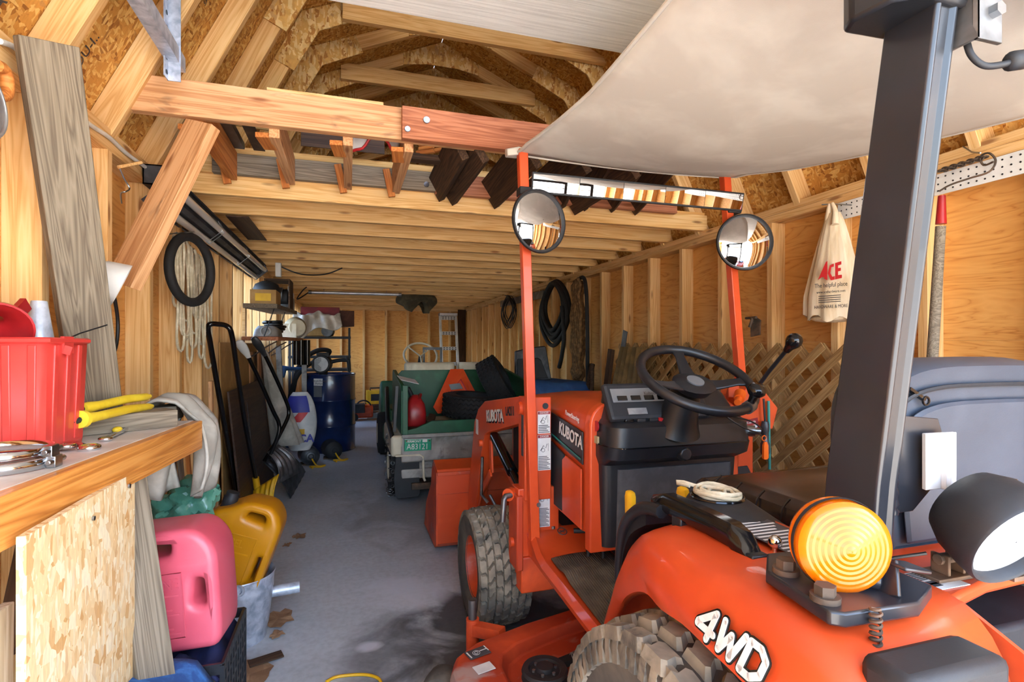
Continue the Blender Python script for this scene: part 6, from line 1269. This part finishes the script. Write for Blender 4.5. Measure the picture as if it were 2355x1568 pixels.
tag(obj('black_pipe_length',MB().tube(smoothpts([(2.10,4.62,1.84),(2.09,4.53,1.83),(2.08,4.46,1.75),(2.08,4.43,1.5),(2.08,4.42,1.0),(2.08,4.42,.5)],6),.019,8),'rubber',smooth=60),'bent black hose hanging straight beside the brown rope','hose')
coil('thin_cable','thin dark cable looped on the right wall rail','cable',(7.0,1.68),.26,.22,8,.006,'wire_black',2.1,.05)
tag(board('gray_wall_rail',(2.17,5.8,1.80),(2.17,7.6,1.82),.09,.02,'steel_dull'),'long grey metal rail on the right wall studs behind the cables','rail')
# pegboard strip, bag, chain, rake
pb=thing('pegboard_strip','narrow white pegboard strip under the right top plate','pegboard',(2.19,1.3,1.79))
obj('board_sheet',MB().bb(2.188,2.194,.55,1.93,1.785,1.865),'white_paint',pb,smooth=0)
hb=MB()
for i in range(52):
    for j in range(3): hb.cyl((2.1885,.56+.0265*i,1.80+.0255*j),(2.187,.56+.0265*i,1.80+.0255*j),.0035,n=6)
g=obj('peg_holes',hb,'black_matte',pb,smooth=0); g['kind']='stuff'
obj('peg_hook',MB().tube([(2.19,1.86,1.84),(2.10,1.87,1.84),(2.07,1.91,1.845)],.003,6),'steel',pb)
bag=thing('shopping_bag','tan plastic shopping bag with red logo hanging from the pegboard','bag',(2.1,1.87,1.31))
def bagf(u,v):
    a=2*PI*u; w_=.025+.095*min(1,v*1.25)**.8; dpt=.02+.05*min(1,v*1.1); ripple=1+.07*math.sin(9*a)*v+.04*math.sin(15*a+2)
    p=V((2.10,1.872,1.80-.48*v)); t=V((.35,-.94,0)); n_=V((-.94,-.35,0)); return p+t*w_*math.cos(a)*ripple+n_*dpt*math.sin(a)*ripple+V((0,0,-.012*math.cos(a)*v+ (.015*math.sin(7*a) if v>.95 else 0)))
bgm=MB().grid(bagf,48,20,closeu=True); obj('bag_body',bgm,'bag_plastic',bag,smooth=70)
obj('bag_bottom',MB().ell((2.10,1.872,1.325),(.06,.10,.02),20,8,Matrix.Rotation(.35,3,'Z')),'bag_plastic',bag,smooth=70)
for s_ in(-1,1): obj('bag_handle',MB().tube(smoothpts([(2.085+.01*s_,1.872+.028*s_,1.74),(2.085,1.87+.018*s_,1.80),(2.08,1.87+.006*s_,1.842)],5),[.016,.016,.016,.015,.014,.012,.011,.01,.009,.008,.007],8),'bag_plastic',bag,smooth=60)
bx,by_=V((.35,-.94,0)),V((0,0,1)); nz=bx.cross(by_); bo=V((2.10,1.872,1.0)); fp=lambda s,z:V((2.10,1.872,z))+bx*s-V((.94,.35,0))*.083
def lg(name,poly,mat): obj(name,MB().prism(poly,V((2.10,1.872,0))-V((.94,.35,0))*.079,bx,V((0,0,1)),.002),mat,bag,smooth=0)
lg('logo_a',[(-.035,1.495),(-.002,1.57),(.004,1.575),(.004,1.49),(-.008,1.497),(-.01,1.505),(-.02,1.505)],'red_print')
lg('logo_c',[(.006,1.52),(.014,1.555),(.03,1.56),(.03,1.547),(.02,1.545),(.016,1.52),(.024,1.503),(.034,1.505),(.034,1.49),(.018,1.488)],'red_print'); lg('logo_e',[(.036,1.49),(.036,1.562),(.06,1.567),(.06,1.553),(.047,1.55),(.047,1.538),(.058,1.539),(.058,1.526),(.047,1.524),(.047,1.508),(.062,1.508),(.062,1.494)],'red_print')
for s,z,sz in(("The helpful place",1.467,.027),("www.acehardware.com",1.438,.017),("HARDWARE & MORE",1.372,.020)): text('lettering',s,sz,'dark_print',bag,fp(.02,z),bx,by_,lift=.003,sx=.72)
ln=MB()
for k in range(4): ln.bar(fp(-.03,1.42-.009*k)+nz*.003,fp(.06,1.42-.009*k)+nz*.003,.003,.001)
obj('small_print',ln,'dark_print',bag,smooth=0)
rp=thing('rake_handle','long grey wooden tool handle with red ferrule and hanging wire','tool handle',(2.13,1.42,.8)); obj('shaft',MB().cyl((2.1,1.419,1.643),(2.1,1.45,1.126),.0165,.0185,n=14),'gray_wood',rp,smooth=60); obj('ferrule',MB().cyl((2.1,1.418,1.651),(2.1,1.415,1.755),.0175,.012,n=14),'red_dark',rp,smooth=60)
obj('lower_shaft',MB().cyl((2.1,1.45,1.126),(2.08,1.50,.25),.0185,n=14),'gray_wood',rp,smooth=60)
obj('wire_loop',MB().tube(smoothpts([(2.12,1.438,1.779),(2.13,1.406,1.795),(2.15,1.354,1.806),(2.16,1.299,1.813),(2.17,1.285,1.848),(2.17,1.305,1.882),(2.17,1.332,1.879),(2.17,1.322,1.845),(2.16,1.285,1.844)],5),.0035,6),'iron_rust',rp,smooth=60)
chn=MB()
for k in range(11):
    p=V((2.17,1.464,1.87)).lerp(V((2.17,1.322,1.873)),k/10); chn.tube(circ(p,.014,(1,0,0) if k%2 else (.2,0,1),12,up=(0,1,.3),ry=.008),.003,5,closed=True)
tag(obj('steel_chain',chn,'iron_rust',smooth=60,origin=(2.17,1.3,1.8)),'short rusty chain hung across the pegboard','chain'); obj('peg_hook',MB().tube([(2.18,1.395,1.938),(2.15,1.347,1.898),(2.13,1.307,1.879)],.003,6),'steel',pb)
dg=thing('drain_clamp','small dark iron bracket screwed to the right wall stud','bracket',(2.12,2.42,1.3)); obj('plate',MB().prism([(-.03,-.06),(.03,-.05),(.035,.03),(0,.05),(-.03,.03)],(2.16,2.42,1.31),(.1,-1,0),(0,0,1),.01),'iron_rust',dg); obj('arm',MB().tube(smoothpts([(2.14,2.42,1.33),(2.10,2.39,1.35),(2.09,2.37,1.345),(2.08,2.38,1.30)],4),.008,8),'iron_rust',dg,smooth=60); obj('tie_bar',MB().cyl((2.10,2.43,1.352),(2.09,2.34,1.352),.007,n=8),'iron_rust',dg)
nl=thing('wall_nail','long bent nail sticking out of the right wall plate','nail',(2.19,2.52,1.8)); obj('nail_shank',MB().tube([(2.2,2.52,1.80),(2.13,2.50,1.815),(2.06,2.46,1.83)],.003,6),'steel',nl)
# lattice panels leaning on the right wall
def lattice(name,lab,y0,y1,z1,xb,xt,pitch=.094,sw_=.042):
    t=thing(name,lab,'lattice panel',(xb,(y0+y1)/2,0)); L=y1-y0; Hh=math.hypot(z1,xt-xb); up=V((xt-xb,0,z1)).normalized(); n_=V((-up.z,0,up.x)); O=V((xb,y0,0))
    def clip(c,s):
        # line: a = c + s*b, a in[0,L], b in[0,Hh]
        bs=[]; lo,hi=0,Hh
        if s>0: lo=max(lo,-c); hi=min(hi,L-c)
        else: lo=max(lo,c-L); hi=min(hi,c)
        return (lo,hi) if hi-lo>.06 else None
    st=pitch*1.4142
    for s,off in((1,0),(-1,.0096)):
        c=-Hh if s>0 else 0
        c=c+.03
        while c<L+(0 if s>0 else Hh):
            q=clip(c,s)
            if q:
                a=O+V((0,1,0))*(c+s*q[0])+up*q[0]+n_*off; e=O+V((0,1,0))*(c+s*q[1])+up*q[1]+n_*off
                board('slat',a,e,sw_,.009,'lattice_wood',t,up=tuple(V((0,1,0))*(-s)+up),bev=.001)
            c+=st
    return t
lattice('lattice_panel','brown wooden lattice panel leaning on the right wall behind the steering wheel',1.55,3.62,1.20,1.93,2.14)
lattice('lattice_panel','second brown lattice panel just behind, peeping out at the far end',2.9,4.0,1.21,2.06,2.17)
cg=thing('corrugated_sheets','weathered tan corrugated sheet leaning on the right wall','corrugated sheet',(2.0,3.7,0))
a_,b_,c_,d_=V((2,3.642,1.193)),V((1.96,3.206,1.188)),V((1.93,3.763,0.639)),V((1.88,3.157,0.719))
obj('sheet',MB().grid(lambda u,v:a_.lerp(b_,u).lerp(c_.lerp(d_,u),v*3.0)+V((-.012*math.cos(2*PI*u*6),.0,0)),49,4),'corrugated',cg,smooth=60,solid=.005)
tag(board('handsaw_blade',(2.11,3.95,.75),(2.12,3.80,1.32),.07,.006,'cast_gray',up=(0,1,.2)),'dark steel blade standing between the right wall studs','blade')
tag(board('scrap_stake',(2.03,4.12,.2),(2.10,4.0,1.17),.07,.03,'dark_wood',up=(0,1,0)),'dark splintered stake leaning beside the corrugated sheet','stake')
tag(obj('folded_saw_horse',MB().bar((1.98,4.52,.0),(2.08,4.32,1.04),.04,.03).bar((2.0,4.2,.0),(2.08,4.32,1.04),.04,.03).bar((1.99,4.42,.5),(1.99,4.25,.5),.06,.02),'dark_wood',bev=.003),'dark folded wooden trestle leaning on the wall past the corrugated sheet','trestle')
tag(obj('blue_cloth_scrap',MB().ell((2.165,6.32,1.25),(.04,.07,.16),14,10),'blue_tarp',smooth=70),'blue rag hanging on a far right stud','rag')
